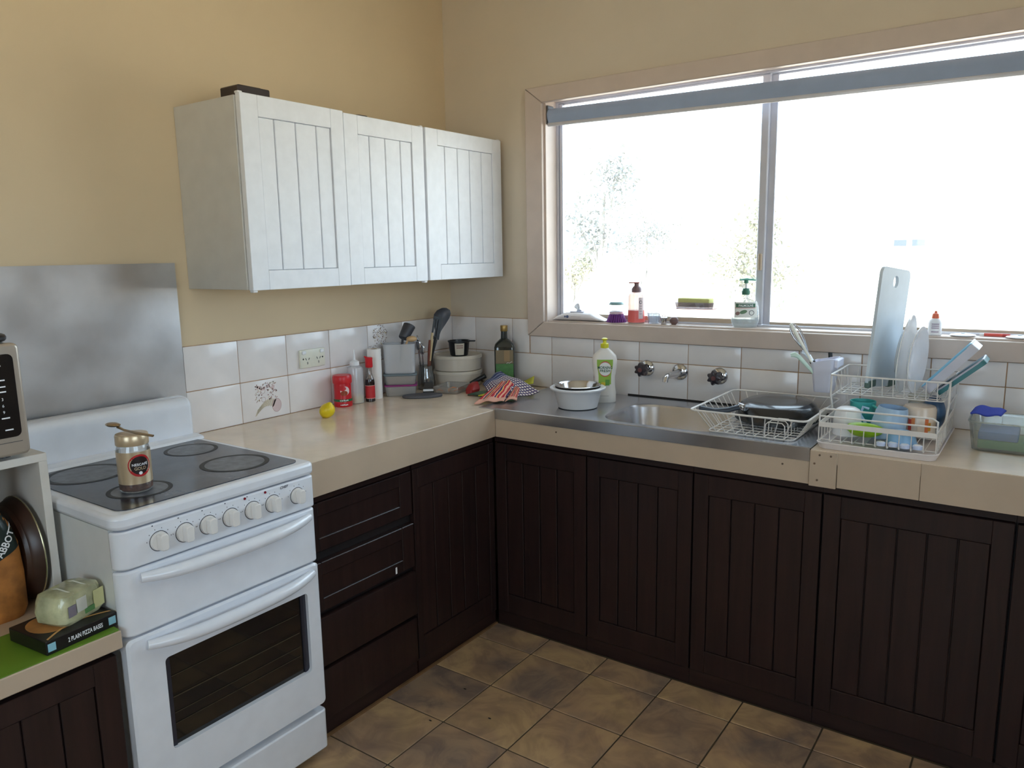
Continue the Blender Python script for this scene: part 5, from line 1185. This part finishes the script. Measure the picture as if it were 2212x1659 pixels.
# local a = along depth (y), b = up, thickness along x
board().map(lambda v: (v.z + 0.026 * v.y / BH, v.x, v.y * 0.985 - 0.10 * v.x)).build('board', mat('board_plastic', c(212, 222, 230), 0.6, spec=0.3), cbd)
for s_ in (-1, 1): MB().rbox(-0.0065, 0.008, s_ * 0.072 - 0.026, s_ * 0.072 + 0.026, -0.010 * s_ * 0.7 - 0.001, 0.022 - 0.007 * s_, 0.003, 1).build('rubber_foot', mat('grey_green_rubber', c(92, 112, 104), 0.7), cbd)
def plate(label, x, y, zc, R, lean, yawr, col):
    t_ = thing('plate', label, 'plate', (x, y, zc - R * 0.998)); 
    m_ = MB().lathe([(R * 0.45, 0.0), (R * 0.58, 0.001), (R * 0.66, 0.006), (R, 0.016), (R, 0.0185), (R * 0.68, 0.0095), (R * 0.55, 0.004)], 48)
    cy_, sy_ = math.cos(yawr), math.sin(yawr)
    def f_(v):
        p_ = Vector((v.z, v.x, v.y)); p_ = Vector((p_.x * math.cos(lean) + p_.z * math.sin(lean), p_.y, p_.z * math.cos(lean) - p_.x * math.sin(lean)))
        return (p_.x * cy_ - p_.y * sy_, p_.x * sy_ + p_.y * cy_, p_.z + R)
    m_.map(f_).build('dish', col, t_); return t_
plate('white dinner plate standing on edge beside the chopping board', 1.880, -0.180, 1.098, 0.116, 0.09, -0.04, 'ceramic')
plate('smaller white plate standing on edge at the front of the rack', 1.916, -0.200, 1.084, 0.098, 0.05, -0.12, 'ceramic')
M['blue'] = mat('sky_blue_plastic', c(130, 190, 220), 0.35); M['tealp'] = mat('teal_plastic', c(64, 124, 130), 0.45); M['paleblue'] = mat('pale_blue_plastic', c(200, 200, 212), 0.4)
def leaning_lid(label, px, pz, L, ang, mcol, mrim, y, hw, th):
    t_ = thing('box_lid', label, 'lid', (px, y, pz))
    cA, sA = math.cos(ang), math.sin(ang)
    f_ = lambda v: (v.x * cA - v.z * sA, v.y, v.x * sA + v.z * cA)
    q_ = MB().prism(rrect(0, L, -hw, hw, 0.015, 4), 0.0, th); q_.map(f_).build('lid_panel', mcol, t_)
    MB().tube([(a, b, th) for a, b in rrect(0.002, L - 0.002, -hw + 0.002, hw - 0.002, 0.015, 4)], 0.003, 8, True).map(f_).build('lid_rim', mrim, t_)
leaning_lid('blue-rimmed clear box lid leaning at the right end of the dish rack', 1.972, uz0 + 0.014, 0.175, 0.86, 'paleblue', 'blue', -0.190, 0.070, 0.026)
leaning_lid('teal box lid leaning under the blue-rimmed lid in the dish rack', 1.996, uz0 + 0.008, 0.150, 0.74, 'tealp', 'paleblue', -0.180, 0.062, 0.014)

# things on the lower tier
LZ = zl0 + 0.0015
wt = thing('white_tumbler', 'white plastic tumbler upside down on the left of the lower rack', 'tumbler', (1.778, -0.345, LZ))
MB().lathe([(0.038, 0.0), (0.039, 0.002), (0.037, 0.055), (0.032, 0.074), (0.022, 0.080)], 36).build('tumbler_body', 'whitep', wt)
tm = thing('teal_cup', 'turquoise toddler cup with handles behind the white tumbler', 'cup', (1.800, -0.250, LZ))
M['turq'] = mat('turquoise_plastic', c(72, 176, 172), 0.35)
MB().lathe([(0.030, 0.0), (0.032, 0.002), (0.036, 0.086), (0.034, 0.086), (0.030, 0.004)], 32).build('cup_body', 'turq', tm)
MB().tube([(0.030, -0.018, 0.076), (0.050, -0.028, 0.070), (0.054, -0.030, 0.045), (0.036, -0.020, 0.022)], 0.004, 8).build('cup_handle', 'turq', tm)
lg = thing('lime_bowl', 'lime green bowl tipped over at the front of the lower rack', 'bowl', (1.836, -0.418, LZ))
def tip(v): a = 1.05; return (v.x * 1.0, v.y * math.cos(a) + v.z * math.sin(a) - 0.01, -v.y * math.sin(a) * 0 + abs(v.y) * 0.0 + (v.y * -math.sin(a) + v.z * math.cos(a)) * 0.48 + 0.0225)
MB().lathe([(0.020, 0.0), (0.034, 0.006), (0.046, 0.024), (0.050, 0.044), (0.0475, 0.044), (0.042, 0.024), (0.030, 0.009)], 36).map(tip).build('bowl_shell', mat('lime_plastic', c(150, 196, 20), 0.3), lg)
bj = thing('blue_jug', 'pale blue plastic jug lying in the middle of the lower rack', 'jug', (1.876, -0.322, LZ))
M['pblue'] = mat('powder_blue_plastic', c(172, 200, 228), 0.35)
MB().lathe([(0.046, 0.0), (0.050, 0.004), (0.042, 0.075), (0.038, 0.088), (0.036, 0.088), (0.040, 0.075), (0.046, 0.006)], 36).map(lambda v: (v.x + 0.25 * v.z * 0 + 0.018 * (v.z / 0.09), v.y, v.z - 0.10 * v.x * (v.z / 0.09))).build('jug_body', 'pblue', bj)
MB().tube([(-0.044, -0.01, 0.078), (-0.060, -0.012, 0.083), (-0.066, -0.014, 0.060), (-0.050, -0.012, 0.035)], 0.0038, 8).build('jug_handle', 'pblue', bj)
bb = thing('blue_bowl', 'small sky blue bowl upside down at the front right of the lower rack', 'bowl', (1.930, -0.395, LZ))
MB().lathe([(0.038, 0.0), (0.039, 0.002), (0.036, 0.020), (0.028, 0.034), (0.014, 0.040)], 36).build('bowl_shell', mat('bowl_sky_blue', c(140, 184, 222), 0.35), bb)
MB().lathe([(0.039, 0.0), (0.041, 0.002), (0.0400, 0.006), (0.038, 0.007)], 36, cap0=False, cap1=False).build('bowl_rim', 'pblue', bb)
mg2 = thing('patterned_mug', 'cream mug with orange and red pattern at the back of the lower rack', 'mug', (1.952, -0.250, LZ)); A = cam_ang(1.952, -0.25)
MB().lathe([(0.042, 0.0), (0.044, 0.002), (0.044, 0.078), (0.040, 0.086), (0.030, 0.088)], 36).build('mug_body', mat('cream_glaze', c(226, 208, 190), 0.25), mg2)
for da, z0_, z1_, col in ((-0.55, 0.020, 0.052, c(212, 84, 64)), (-0.35, 0.034, 0.060, c(226, 140, 84)), (0.45, 0.010, 0.056, c(222, 120, 70)), (0.62, 0.020, 0.044, c(214, 150, 60))):
    m_ = MB(); cyl_patch(m_, 0.0446, A + da - 0.10, A + da + 0.12, z0_, z1_, 6); m_.build('pattern_patch', mat('mug_pattern', col, 0.3), mg2)
bc = thing('navy_bowl', 'dark blue bowl standing on its side behind the patterned mug', 'bowl', (1.978, -0.185, LZ))
MB().lathe([(0.020, -0.016), (0.036, -0.010), (0.048, 0.006), (0.052, 0.022), (0.0495, 0.022), (0.046, 0.008), (0.034, -0.006)], 36).map(lambda v: (v.x * 0.62 + 0.0, v.z * 0.9, v.y + 0.052)).build('bowl_shell', mat('navy_plastic', c(66, 96, 128), 0.35), bc)
cj = thing('clear_jar', 'clear lidded jar standing at the back of the lower rack', 'jar', (1.936, -0.140, LZ))
MB().lathe([(0.028, 0.0), (0.030, 0.003), (0.030, 0.076), (0.026, 0.084)], 32).build('jar_body', clear('pale_jar', (0.94, 0.94, 0.92, 1), 0.35, 0.1, 0.1, (0.74, 0.72, 0.66, 1)), cj)
MB().lathe([(0.031, 0.082), (0.031, 0.096), (0.028, 0.098)], 32).build('lid', mat('cream_lid', c(206, 196, 176), 0.4), cj)
for k_ in range(4):
    x, y = 1.885 + 0.030 * k_, -0.425 + 0.006 * (k_ % 2)
    t_ = thing('plug_cap', ('white-blue bottle lid, leftmost of the four on the rack front', 'white-blue bottle lid, second from the left on the rack front', 'white-blue bottle lid, third from the left on the rack front', 'white-blue bottle lid, rightmost of the four on the rack front')[k_], 'lid', (x, y - 0.014, LZ), 0.0, 'bottle lids on the lower rack')
    MB().lathe([(0.012, 0), (0.0125, 0.001), (0.0125, 0.009), (0.0105, 0.0105)], 20).build('lid_shell', mat('lid_blue_white', c(206, 216, 240), 0.35), t_)
    MB().lathe([(0.0090, 0.0105), (0.0090, 0.0115)], 18).build('lid_disc', 'whitep', t_)

# ================================================================== TUB AT THE RIGHT
tb = thing('storage_tub', 'clear plastic tub holding blue and green packs at the right edge', 'tub', (2.205, -0.205, ZC))
M['tubr'] = clear('right_tub_plastic', (0.93, 0.96, 0.95, 1), 0.12, 0.12, 0.14, (0.74, 0.78, 0.75, 1))
MB().loft(tub_rings(0.128, 0.080, 0.082, 0.92, 0.022), True, True).build('tub_shell', 'tubr', tb)
MB().tube([(a, b, 0.082) for a, b in rrect(-0.128, 0.128, -0.080, 0.080, 0.022, 5)], 0.0030, 8, True).build('tub_rim', 'tubr', tb)
def pack(label, z0, z1, x0_, x1_, y0_, y1_, col, skew=0.0):
    o_ = MB().rbox(x0_, x1_, y0_, y1_, z0, z1, 0.004, 2); o_.map(lambda v: (v.x + skew * (v.z - z0), v.y, v.z))
    tag(o_.build('sponge_pack', mat('pack_colour', col, 0.5, var=0.08), None, (2.205, -0.205, ZC)), label, 'sponge')
pack('green scourer sponge at the bottom of the clear tub', 0.0055, 0.030, -0.104, 0.010, -0.060, 0.055, c(88, 150, 92))
pack('blue sponge lying on the green one in the clear tub', 0.0305, 0.054, -0.104, -0.010, -0.060, 0.055, c(92, 128, 190))
pack('teal sponge lying slanted at the middle of the clear tub', 0.0305, 0.050, 0.000, 0.060, -0.060, 0.050, c(96, 180, 160), 0.6)
o_ = sheet('blue_cloth', lambda u, v: (2.083 + 0.075 * u - 0.010 * v, -0.150 - 0.030 * v, ZC + 0.088 + 0.016 * math.sin(PI * (0.2 + 0.7 * u)) * (1 - v) + 0.003 * math.sin(9 * u) - 0.004 * v), 14, 10, mat('royal_blue_cloth', c(70, 86, 190), 0.8), thick=0.005)
tag(o_, 'royal blue cloth draped over the back rim of the clear tub', 'cloth')

# ================================================================== THINGS ON THE WINDOW SILL
ZW = 1.1342
wp = thing('wipes_pack', 'white pack of wet wipes with one wipe pulled up on the sill', 'wipes', (0.652, 0.034, ZW), 0.04)
m_ = MB(); rings = []
for x, hw, hz in ((-0.112, 0.030, 0.002), (-0.092, 0.034, 0.012), (-0.05, 0.036, 0.022), (0.0, 0.036, 0.024), (0.045, 0.036, 0.022), (0.075, 0.034, 0.012), (0.112, 0.030, 0.003)):
    rings.append([(x + 0.02 * (b > 0) * (x > 0.03), a, max(0.0003, b)) for a, b in [(hw * math.cos(t_) * (1 if abs(math.cos(t_)) < .99 else 1), 1.55 * hz * (0.52 + 0.52 * math.sin(t_))) for t_ in [2 * PI * i / 20 for i in range(20)]]])
m_.loft(rings); m_.build('pack_film', mat('white_film', c(232, 226, 226), 0.3, var=0.04), wp)
MB().prism(rrect(-0.035, 0.030, -0.020, 0.020, 0.008), 0.0362, 0.0385).build('flap', mat('flap_lilac', c(206, 210, 232), 0.3), wp)
sheet('pulled_wipe', lambda u, v: (-0.012 + 0.022 * u + 0.006 * math.sin(6 * v), -0.006 + 0.012 * math.sin(PI * u), 0.037 + 0.034 * v * (0.7 + 0.3 * math.sin(5 * u))), 10, 8, 'whitep', wp, 0.0015)
for x, w_ in ((-0.045, 0.004), (-0.034, 0.006)): MB().lathe([(w_, 0), (w_, 0.0004)], 12).map(lambda v: (x + v.x, -0.0372 + v.z - 0.0004, 0.018 + v.y)).build('printed_logo', mat('logo_blue', c(96, 106, 140), 0.5), wp)
MB().box(-0.018, 0.026, -0.0372, -0.0362, 0.0175, 0.0190).build('printed_line', mat('print_grey', c(190, 176, 172), 0.5), wp)
X, Y = 0.822, 0.038
sc2 = thing('palm_brush', 'round palm brush with purple bristles and teal top on the sill', 'brush', (X, Y, ZW)); sc2.scale = (1.25, 1.25, 1.3)
m_ = MB(); rb = random.Random(5)
for r_, n in ((0.006, 6), (0.014, 13), (0.021, 20), (0.026, 26)):
    for i in range(n):
        a = 2 * PI * i / n + r_ * 40; m_.cyl((r_ * 1.18 * math.cos(a), r_ * 1.18 * math.sin(a), 0.0), (r_ * 0.78 * math.cos(a), r_ * 0.78 * math.sin(a), 0.026), 0.0018, n=5)
m_ = m_.build('bristles', mat('purple_bristles', c(126, 62, 150), 0.6), sc2); m_['kind'] = 'stuff'
MB().lathe([(0.021, 0.024), (0.0225, 0.026), (0.0225, 0.032), (0.015, 0.034)], 28).build('brush_base', mat('pinkish_base', c(214, 190, 200), 0.35), sc2)
MB().lathe([(0.020, 0.034), (0.0235, 0.038), (0.0235, 0.048), (0.018, 0.053)], 28).build('clear_body', clear('brush_clear', (0.97, 0.97, 0.97, 1), 0.15, 0.05, 0.12), sc2)
MB().lathe([(0.024, 0.053), (0.0245, 0.055), (0.020, 0.061), (0.008, 0.063)], 28).build('top', mat('teal_top', c(130, 166, 166), 0.35), sc2)
X, Y = 0.910, 0.036; A = cam_ang(X, Y)
pk_ = thing('pink_soap_pump', 'pump bottle half full of pink foaming soap on the sill', 'soap bottle', (X, Y, ZW), A)
M['pinkb'] = clear('pinkish_bottle', (0.98, 0.90, 0.88, 1), 0.55, 0.15, 0.08, (0.86, 0.70, 0.68, 1)); M['pink'] = mat('pink_soap', c(238, 110, 104), 0.3)
MB().lathe([(0.030, 0), (0.033, 0.003), (0.033, 0.100), (0.030, 0.113), (0.020, 0.120), (0.0175, 0.122)], 36).build('bottle_body', 'pinkb', pk_)
MB().lathe([(0.030, 0.001), (0.0333, 0.004), (0.0333, 0.050)], 36).build('soap', 'pink', pk_)
M['pump'] = mat('pump_brown', c(120, 92, 92), 0.4)
MB().lathe([(0.0195, 0.119), (0.0195, 0.132), (0.015, 0.140), (0.0095, 0.144), (0.0095, 0.155)], 28).build('pump_collar', 'pump', pk_)
MB().rbox(-0.012, 0.012, -0.030, 0.011, 0.154, 0.1585, 0.0018, 2).build('pump_head', mat('pump_red', c(170, 92, 84), 0.4), pk_)
m_ = MB(); cyl_patch(m_, 0.0336, 0.25, 0.85, 0.018, 0.100, 8); m_.build('label', mat('soap_label', c(226, 206, 206), 0.4), pk_)
disc_on_cyl(0.0339, 0.50, 0.082, 0.0065, 'ink', 18).build('label_ring', 'ink', pk_); disc_on_cyl(0.0342, 0.50, 0.082, 0.0045, 'w', 18).build('label_ring', mat('soap_label_in', c(230, 214, 214), 0.4), pk_)
for z_ in (0.066, 0.056, 0.046, 0.036): m_ = MB(); cyl_patch(m_, 0.0339, 0.36, 0.68, z_, z_ + 0.002, 4); m_.build('printed_line', mat('soap_print', c(150, 130, 140), 0.5), pk_)
cb2 = thing('clear_cup', 'small clear bluish plastic cup on the sill beside the pink soap', 'cup', (0.983, 0.040, ZW))
MB().lathe([(0.020, 0), (0.022, 0.002), (0.026, 0.040), (0.0245, 0.040), (0.020, 0.004)], 28).build('cup_shell', clear('bluish_clear', (0.90, 0.94, 0.98, 1), 0.30, 0.08, 0.12, (0.80, 0.86, 0.94, 1)), cb2)
MB().tube([(0.026 * math.cos(2 * PI * i / 28), 0.026 * math.sin(2 * PI * i / 28), 0.040) for i in range(28)], 0.0012, 6, True).build('cup_rim', 'whitep', cb2)
ti = thing('tea_infuser', 'small silver metal infuser with a ring on top on the sill', 'infuser', (1.032, 0.022, ZW))
MB().lathe([(0.010, 0), (0.011, 0.002), (0.011, 0.020), (0.0135, 0.021), (0.0135, 0.026), (0.006, 0.028)], 24).build('infuser_body', 'chrome', ti)
MB().tube([(0.005 * math.cos(2 * PI * i / 16), 0.0, 0.0325 + 0.005 * math.sin(2 * PI * i / 16)) for i in range(16)], 0.0013, 6, True).build('ring', 'chrome', ti)
bp_ = thing('sink_plug', 'small brown round sink plug on the sill beside the infuser', 'plug', (1.070, 0.030, ZW))
M['brownp'] = mat('brown_rubber', c(110, 86, 82), 0.5)
MB().lathe([(0.008, 0.0), (0.012, 0.004), (0.0165, 0.010), (0.0165, 0.020), (0.011, 0.027), (0.004, 0.029)], 24).build('plug_body', 'brownp', bp_)
MB().lathe([(0.0172, 0.013), (0.0172, 0.016), (0.0155, 0.0165)], 24, cap0=False).build('plug_band', 'brownp', bp_)
# sponge tray stuck on the glass
sg = thing('sponge_holder', 'clear plastic sponge tray stuck on the window glass', 'sponge holder', (1.148, 0.0875, 1.193))
M['tinted'] = clear('pink_edge_clear', (0.80, 0.78, 0.80, 1), 0.28, 0.05, 0.2, (0.80, 0.70, 0.70, 1))
m_ = MB(); m_.loft([[(a * k1, b * k1 - 0.032, z_) for a, b in rrect(-0.078, 0.078, -0.030, 0.030, 0.008, 4)] for k1, z_ in ((0.90, 0.0), (0.92, 0.002), (1.0, 0.026), (0.975, 0.026), (0.90, 0.003))]); m_.build('holder_shell', 'tinted', sg)
MB().tube([(a * 0.92, b * 0.92 - 0.032, 0.001) for a, b in rrect(-0.078, 0.078, -0.030, 0.030, 0.008, 4)], 0.0013, 6, True).build('holder_edge', mat('pink_edge', c(216, 140, 140), 0.4), sg)
so_ = thing('kitchen_sponge', 'yellow-green and brown scouring sponge lying in the clear tray on the window', 'sponge', (1.145, 0.0555, 1.1965))
MB().rbox(-0.062, 0.060, -0.024, 0.024, 0.0, 0.014, 0.003, 2).map(lambda v: (v.x, v.y, v.z - 0.06 * v.x + 0.004 * math.sin(40 * v.x) + 0.005)).build('scourer_layer', mat('brown_scourer', c(110, 92, 72), 0.9, bump=0.4), so_)
MB().rbox(-0.063, 0.061, -0.025, 0.025, 0.0142, 0.032, 0.004, 2).map(lambda v: (v.x, v.y, v.z - 0.06 * v.x + 0.004 * math.sin(40 * v.x) + 0.005)).build('sponge_layer', mat('yellow_sponge', c(214, 212, 140), 0.9, bump=0.4), so_)
# hand wash pump bottle
X, Y = 1.338, 0.040; A = cam_ang(X, Y)
hw_ = thing('hand_wash_pump', 'clear hand wash pump bottle with green collar and white label on the sill', 'soap bottle', (X, Y, ZW), A + 0.1); hw_.scale = (1.0, 1.08, 1.06)
M['hwclear'] = clear('hand_wash_plastic', (0.97, 0.98, 0.98, 1), 0.25, 0.06, 0.12, (0.84, 0.88, 0.90, 1)); M['hwgreen'] = mat('pump_green', c(60, 120, 96), 0.35)
def ell_ring(hy, hx, z): return [(hx * math.cos(a), hy * math.sin(a), z) for a in [2 * PI * i / 36 for i in range(36)]]
HP = [(0.0, 0.036, 0.020), (0.004, 0.039, 0.022), (0.020, 0.0445, 0.0235), (0.035, 0.0455, 0.024), (0.070, 0.0425, 0.023), (0.088, 0.036, 0.021), (0.095, 0.020, 0.015), (0.099, 0.009, 0.009), (0.110, 0.008, 0.008)]
MB().loft([ell_ring(b, c_, z) for z, b, c_ in HP]).build('bottle_body', 'hwclear', hw_)
MB().loft([ell_ring(b * 0.96, c_ * 0.96, z) for z, b, c_ in ((0.002, 0.036, 0.020), (0.02, 0.044, 0.0235), (0.034, 0.0452, 0.024))]).build('soap', clear('clear_soap', (0.90, 0.93, 0.93, 1), 0.3, 0.05, 0.1, (0.75, 0.80, 0.80, 1)), hw_)
def hw_x(y, z):
    for (z0, b0_, c0), (z1, b1, c1) in zip(HP[:-1], HP[1:]):
        if z0 <= z <= z1: t_ = (z - z0) / (z1 - z0); b_, c_ = b0_ + (b1 - b0_) * t_, c0 + (c1 - c0) * t_; return c_ * math.sqrt(max(0, 1 - (y / b_) ** 2))
    return 0
def hw_patch(y0, y1, z0, z1, m_, off_, nm='label'):
    q_ = MB(); n, k = 12, 5; P_ = [(hw_x(y0 + (y1 - y0) * i / n, z0 + (z1 - z0) * j / k) + off_, y0 + (y1 - y0) * i / n, z0 + (z1 - z0) * j / k) for j in range(k + 1) for i in range(n + 1)]
    q_.add(P_, [(j * (n + 1) + i, j * (n + 1) + i + 1, (j + 1) * (n + 1) + i + 1, (j + 1) * (n + 1) + i) for j in range(k) for i in range(n)]); q_.build(nm, m_, hw_)
hw_patch(-0.036, 0.036, 0.034, 0.086, 'labwhite', 0.0006)
hw_patch(-0.032, 0.030, 0.068, 0.081, mat('label_band_green', c(66, 112, 88), 0.4), 0.0010, 'label_band')
hw_patch(-0.034, 0.030, 0.0655, 0.0668, 'labred', 0.0010, 'label_line')
lettering('PALMOLIVE', 0.0075, lambda a, b: (hw_x(a, 0.0745 + b) + 0.0014, a, 0.0745 + b), 'whitep', hw_, bold=True, width=0.046)
def hw_disc(y, z, ry, rz, m_, off_, rot=0):
    q_ = MB(); n = 20; P_ = []
    for i in range(n):
        a = 2 * PI * i / n; p_, r_ = ry * math.cos(a), rz * math.sin(a); yy, zz = y + p_ * math.cos(rot) - r_ * math.sin(rot), z + p_ * math.sin(rot) + r_ * math.cos(rot); P_.append((hw_x(yy, zz) + off_, yy, zz))
    q_.add(P_, [tuple(range(n))]); q_.build('label_print', m_, hw_)
hw_disc(-0.008, 0.053, 0.012, 0.006, mat('leaf_green', c(96, 130, 96), 0.4), 0.0012, 0.3); hw_disc(-0.026, 0.048, 0.007, 0.006, mat('nut_brown', c(150, 116, 108), 0.4), 0.0012, 0.5)
hw_disc(0.018, 0.050, 0.0085, 0.0085, 'ink', 0.0011); hw_disc(0.018, 0.050, 0.0068, 0.0068, 'labwhite', 0.0014)
MB().lathe([(0.0125, 0.110), (0.0135, 0.112), (0.0135, 0.120), (0.0105, 0.126), (0.0105, 0.131), (0.006, 0.132)], 24).build('pump_collar', 'hwgreen', hw_)
MB().lathe([(0.0040, 0.131), (0.0040, 0.150)], 14).build('pump_stem', 'whitep', hw_)
MB().lathe([(0.0055, 0.148), (0.0075, 0.150), (0.0065, 0.159)], 18).build('pump_button', 'hwgreen', hw_)
MB().tube([(0.0, -0.022, 0.1595), (0.0, 0.0, 0.1610), (0.0, 0.022, 0.1595), (0.0, 0.030, 0.1575)], [0.0025, 0.004, 0.0032, 0.002], 10).build('pump_head', mat('pump_teal', c(120, 190, 176), 0.35), hw_)
# glue bottle, plugs, red marker
X, Y = 1.943, 0.032
gl_ = thing('glue_bottle', 'small white glue bottle with orange-red cap on the sill', 'bottle', (X, Y, ZW)); A = cam_ang(X, Y)
MB().lathe([(0.018, 0), (0.0195, 0.002), (0.0195, 0.038), (0.017, 0.046), (0.011, 0.052), (0.0095, 0.054)], 28).build('bottle_body', 'whitep', gl_)
MB().lathe([(0.0105, 0.053), (0.0110, 0.055), (0.0090, 0.067), (0.0045, 0.070), (0.0035, 0.076)], 22).build('cap', mat('orange_cap', c(232, 112, 76), 0.35), gl_)
for z_ in (0.034, 0.028, 0.022, 0.010): m_ = MB(); cyl_patch(m_, 0.0198, A - 0.5, A + 0.6, z_, z_ + 0.0035, 6); m_.build('printed_line', mat('glue_print', c(176, 160, 176), 0.5), gl_)
for x, lab in ((2.020, 'flat white round sink strainer on the sill next to the glue bottle'), (2.168, 'flat white round sink strainer on the sill at the right edge')):
    t_ = thing('sink_strainer', lab, 'strainer', (x, 0.036, ZW))
    MB().lathe([(0.026, 0.0), (0.034, 0.002), (0.036, 0.004), (0.034, 0.0055), (0.022, 0.0075), (0.010, 0.0085)], 32).build('strainer_disc', 'whitep', t_)
    MB().lathe([(0.006, 0.0085), (0.0055, 0.0105), (0.003, 0.011)], 16).build('strainer_knob', mat('strainer_grey', c(190, 196, 206), 0.3), t_)
mk = thing('marker_pen', 'red marker pen lying on the sill between the white strainers', 'pen', (2.075, 0.060, ZW + 0.0052), -0.05)
MB().cyl((0.0, 0, 0), (0.048, 0, 0), 0.0050, n=14).build('pen_barrel', mat('pen_red', c(226, 96, 84), 0.4), mk); MB().cyl((0.048, 0, 0), (0.068, 0, 0), 0.0052, 0.0045, 14).build('pen_cap', mat('pen_cap_red', c(206, 70, 66), 0.4), mk)
MB().cyl((-0.012, 0, 0), (0.0, 0, 0), 0.003, 0.005, 12).build('pen_tip', 'whitep', mk)

# a few crumbs
for x, y, k_ in ((0.765, -0.905, 0), (0.785, -1.10, 1), (0.93, -0.99, 2)):
    tag(MB().ell(x, y, 0.0012, 0.006, 0.0025, 0.0012, 10, 6).build('crumb', mat('dark_crumb', c(40, 32, 26), 0.8)), ('dark crumb on the floor nearest the drawers', 'dark crumb on the floor nearest the stove', 'dark crumb on the floor farthest from the drawers')[k_], 'crumb', 'crumbs on the floor')

# ================================================================== OUTSIDE
struct(MB().box(-60, 60, -60, 90, -0.75, -0.70).build('ground', mat('dry_ground', c(196, 186, 170), 0.9, var=0.12, vscale=0.6)))
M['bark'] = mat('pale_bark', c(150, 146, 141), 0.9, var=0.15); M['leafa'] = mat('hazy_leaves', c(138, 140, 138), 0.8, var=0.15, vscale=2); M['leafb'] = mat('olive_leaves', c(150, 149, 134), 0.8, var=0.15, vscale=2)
def tree(label, x, y, h, trunk, clumps, m_, seed, n=900, ls=0.065):
    t_ = thing('tree', label, 'tree', (x, y, -0.70)); r_ = random.Random(seed)
    q_ = MB(); q_.tube([(0, 0, 0), (0.05, 0, trunk * 0.5), (0.0, 0, trunk), (0.1, 0, h * 0.8)], [0.16, 0.12, 0.09, 0.03], 8)
    for cx, cz, rx, rz in clumps: q_.tube([(0, 0, trunk * 0.85), (cx * 0.6, 0, (trunk + cz) / 2), (cx, 0, cz)], [0.06, 0.04, 0.02], 6)
    q_.build('trunk', 'bark', t_)
    lf = MB()
    for k_ in range(n * 3):
        cx, cz, rx, rz = clumps[k_ % len(clumps)]
        p = Vector((r_.gauss(0, 0.45), r_.gauss(0, 0.45), r_.gauss(0, 0.45))); p = Vector((cx + p.x * rx, p.y * rx, cz + p.z * rz))
        d = Vector((r_.uniform(-1, 1), r_.uniform(-1, 1), r_.uniform(-1, 1))) * ls; e_ = Vector((r_.uniform(-1, 1), r_.uniform(-1, 1), r_.uniform(-1, 1))) * ls * 0.5
        lf.add([p - d, p + e_, p + d, p - e_], [(0, 1, 2, 3)])
    o_ = lf.build('leaves', m_, t_, smooth=False); o_['kind'] = 'stuff'
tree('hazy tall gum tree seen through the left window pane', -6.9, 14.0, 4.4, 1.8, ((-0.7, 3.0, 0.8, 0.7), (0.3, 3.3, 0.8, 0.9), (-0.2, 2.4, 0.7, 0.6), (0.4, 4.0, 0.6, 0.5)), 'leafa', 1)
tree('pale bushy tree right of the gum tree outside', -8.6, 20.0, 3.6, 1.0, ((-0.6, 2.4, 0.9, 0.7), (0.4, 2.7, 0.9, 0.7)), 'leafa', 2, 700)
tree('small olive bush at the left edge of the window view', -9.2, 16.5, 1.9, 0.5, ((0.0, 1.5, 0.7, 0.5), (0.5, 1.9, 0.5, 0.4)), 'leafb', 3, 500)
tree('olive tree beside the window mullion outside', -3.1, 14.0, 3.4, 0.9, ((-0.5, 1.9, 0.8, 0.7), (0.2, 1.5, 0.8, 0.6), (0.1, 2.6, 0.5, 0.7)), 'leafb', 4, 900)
hs = thing('distant_house', 'pale distant house with two bluish windows seen through the right pane', 'house', (-2.3, 30.5, -0.70))
MB().box(-2.6, 5.5, 0.0, 4.0, 0.0, 3.6).build('house_wall', mat('house_paint', c(240, 238, 232), 0.8), hs)
MB().prism([(-0.5, 3.6), (4.5, 3.6), (2.0, 5.2)], -3.0, 6.0, lambda a, b, h: (h, a, b)).build('house_roof', mat('house_roof', c(232, 224, 218), 0.7), hs)
for x in (-0.79, 0.14 - 0.3):
    f_ = MB().box(x, x + 0.50, -0.05, 0.0, 2.10, 2.45).build('house_window', mat('house_window_frame', c(236, 236, 236), 0.6), hs)
    MB().box(x + 0.03, x + 0.47, -0.06, -0.05, 2.16, 2.40).build('window_pane', mat('house_pane', c(96, 104, 136), 0.25), f_)
for k_ in range(2): MB().box(1.2 + k_ * 0.5, 1.9 + k_ * 0.5, -0.6, -0.55, 4.0 - 0.12 * k_, 4.06 - 0.12 * k_).build('awning', mat('awning_pink', c(110, 96, 106), 0.6), hs)

# ------------------------------------------------------------------ move each thing's empty to its own base
for o in list(COL.objects):
    if o.type == 'EMPTY' and o.parent is None and o.location.length < 1e-9 and o.children and 'category' in o:
        vs = [v.co for ch in o.children if ch.type == 'MESH' for v in ch.data.vertices]
        if not vs: continue
        b_ = Vector(((min(v.x for v in vs) + max(v.x for v in vs)) / 2, (min(v.y for v in vs) + max(v.y for v in vs)) / 2, min(v.z for v in vs)))
        o.location = b_
        for ch in o.children: ch.location = ch.location - b_
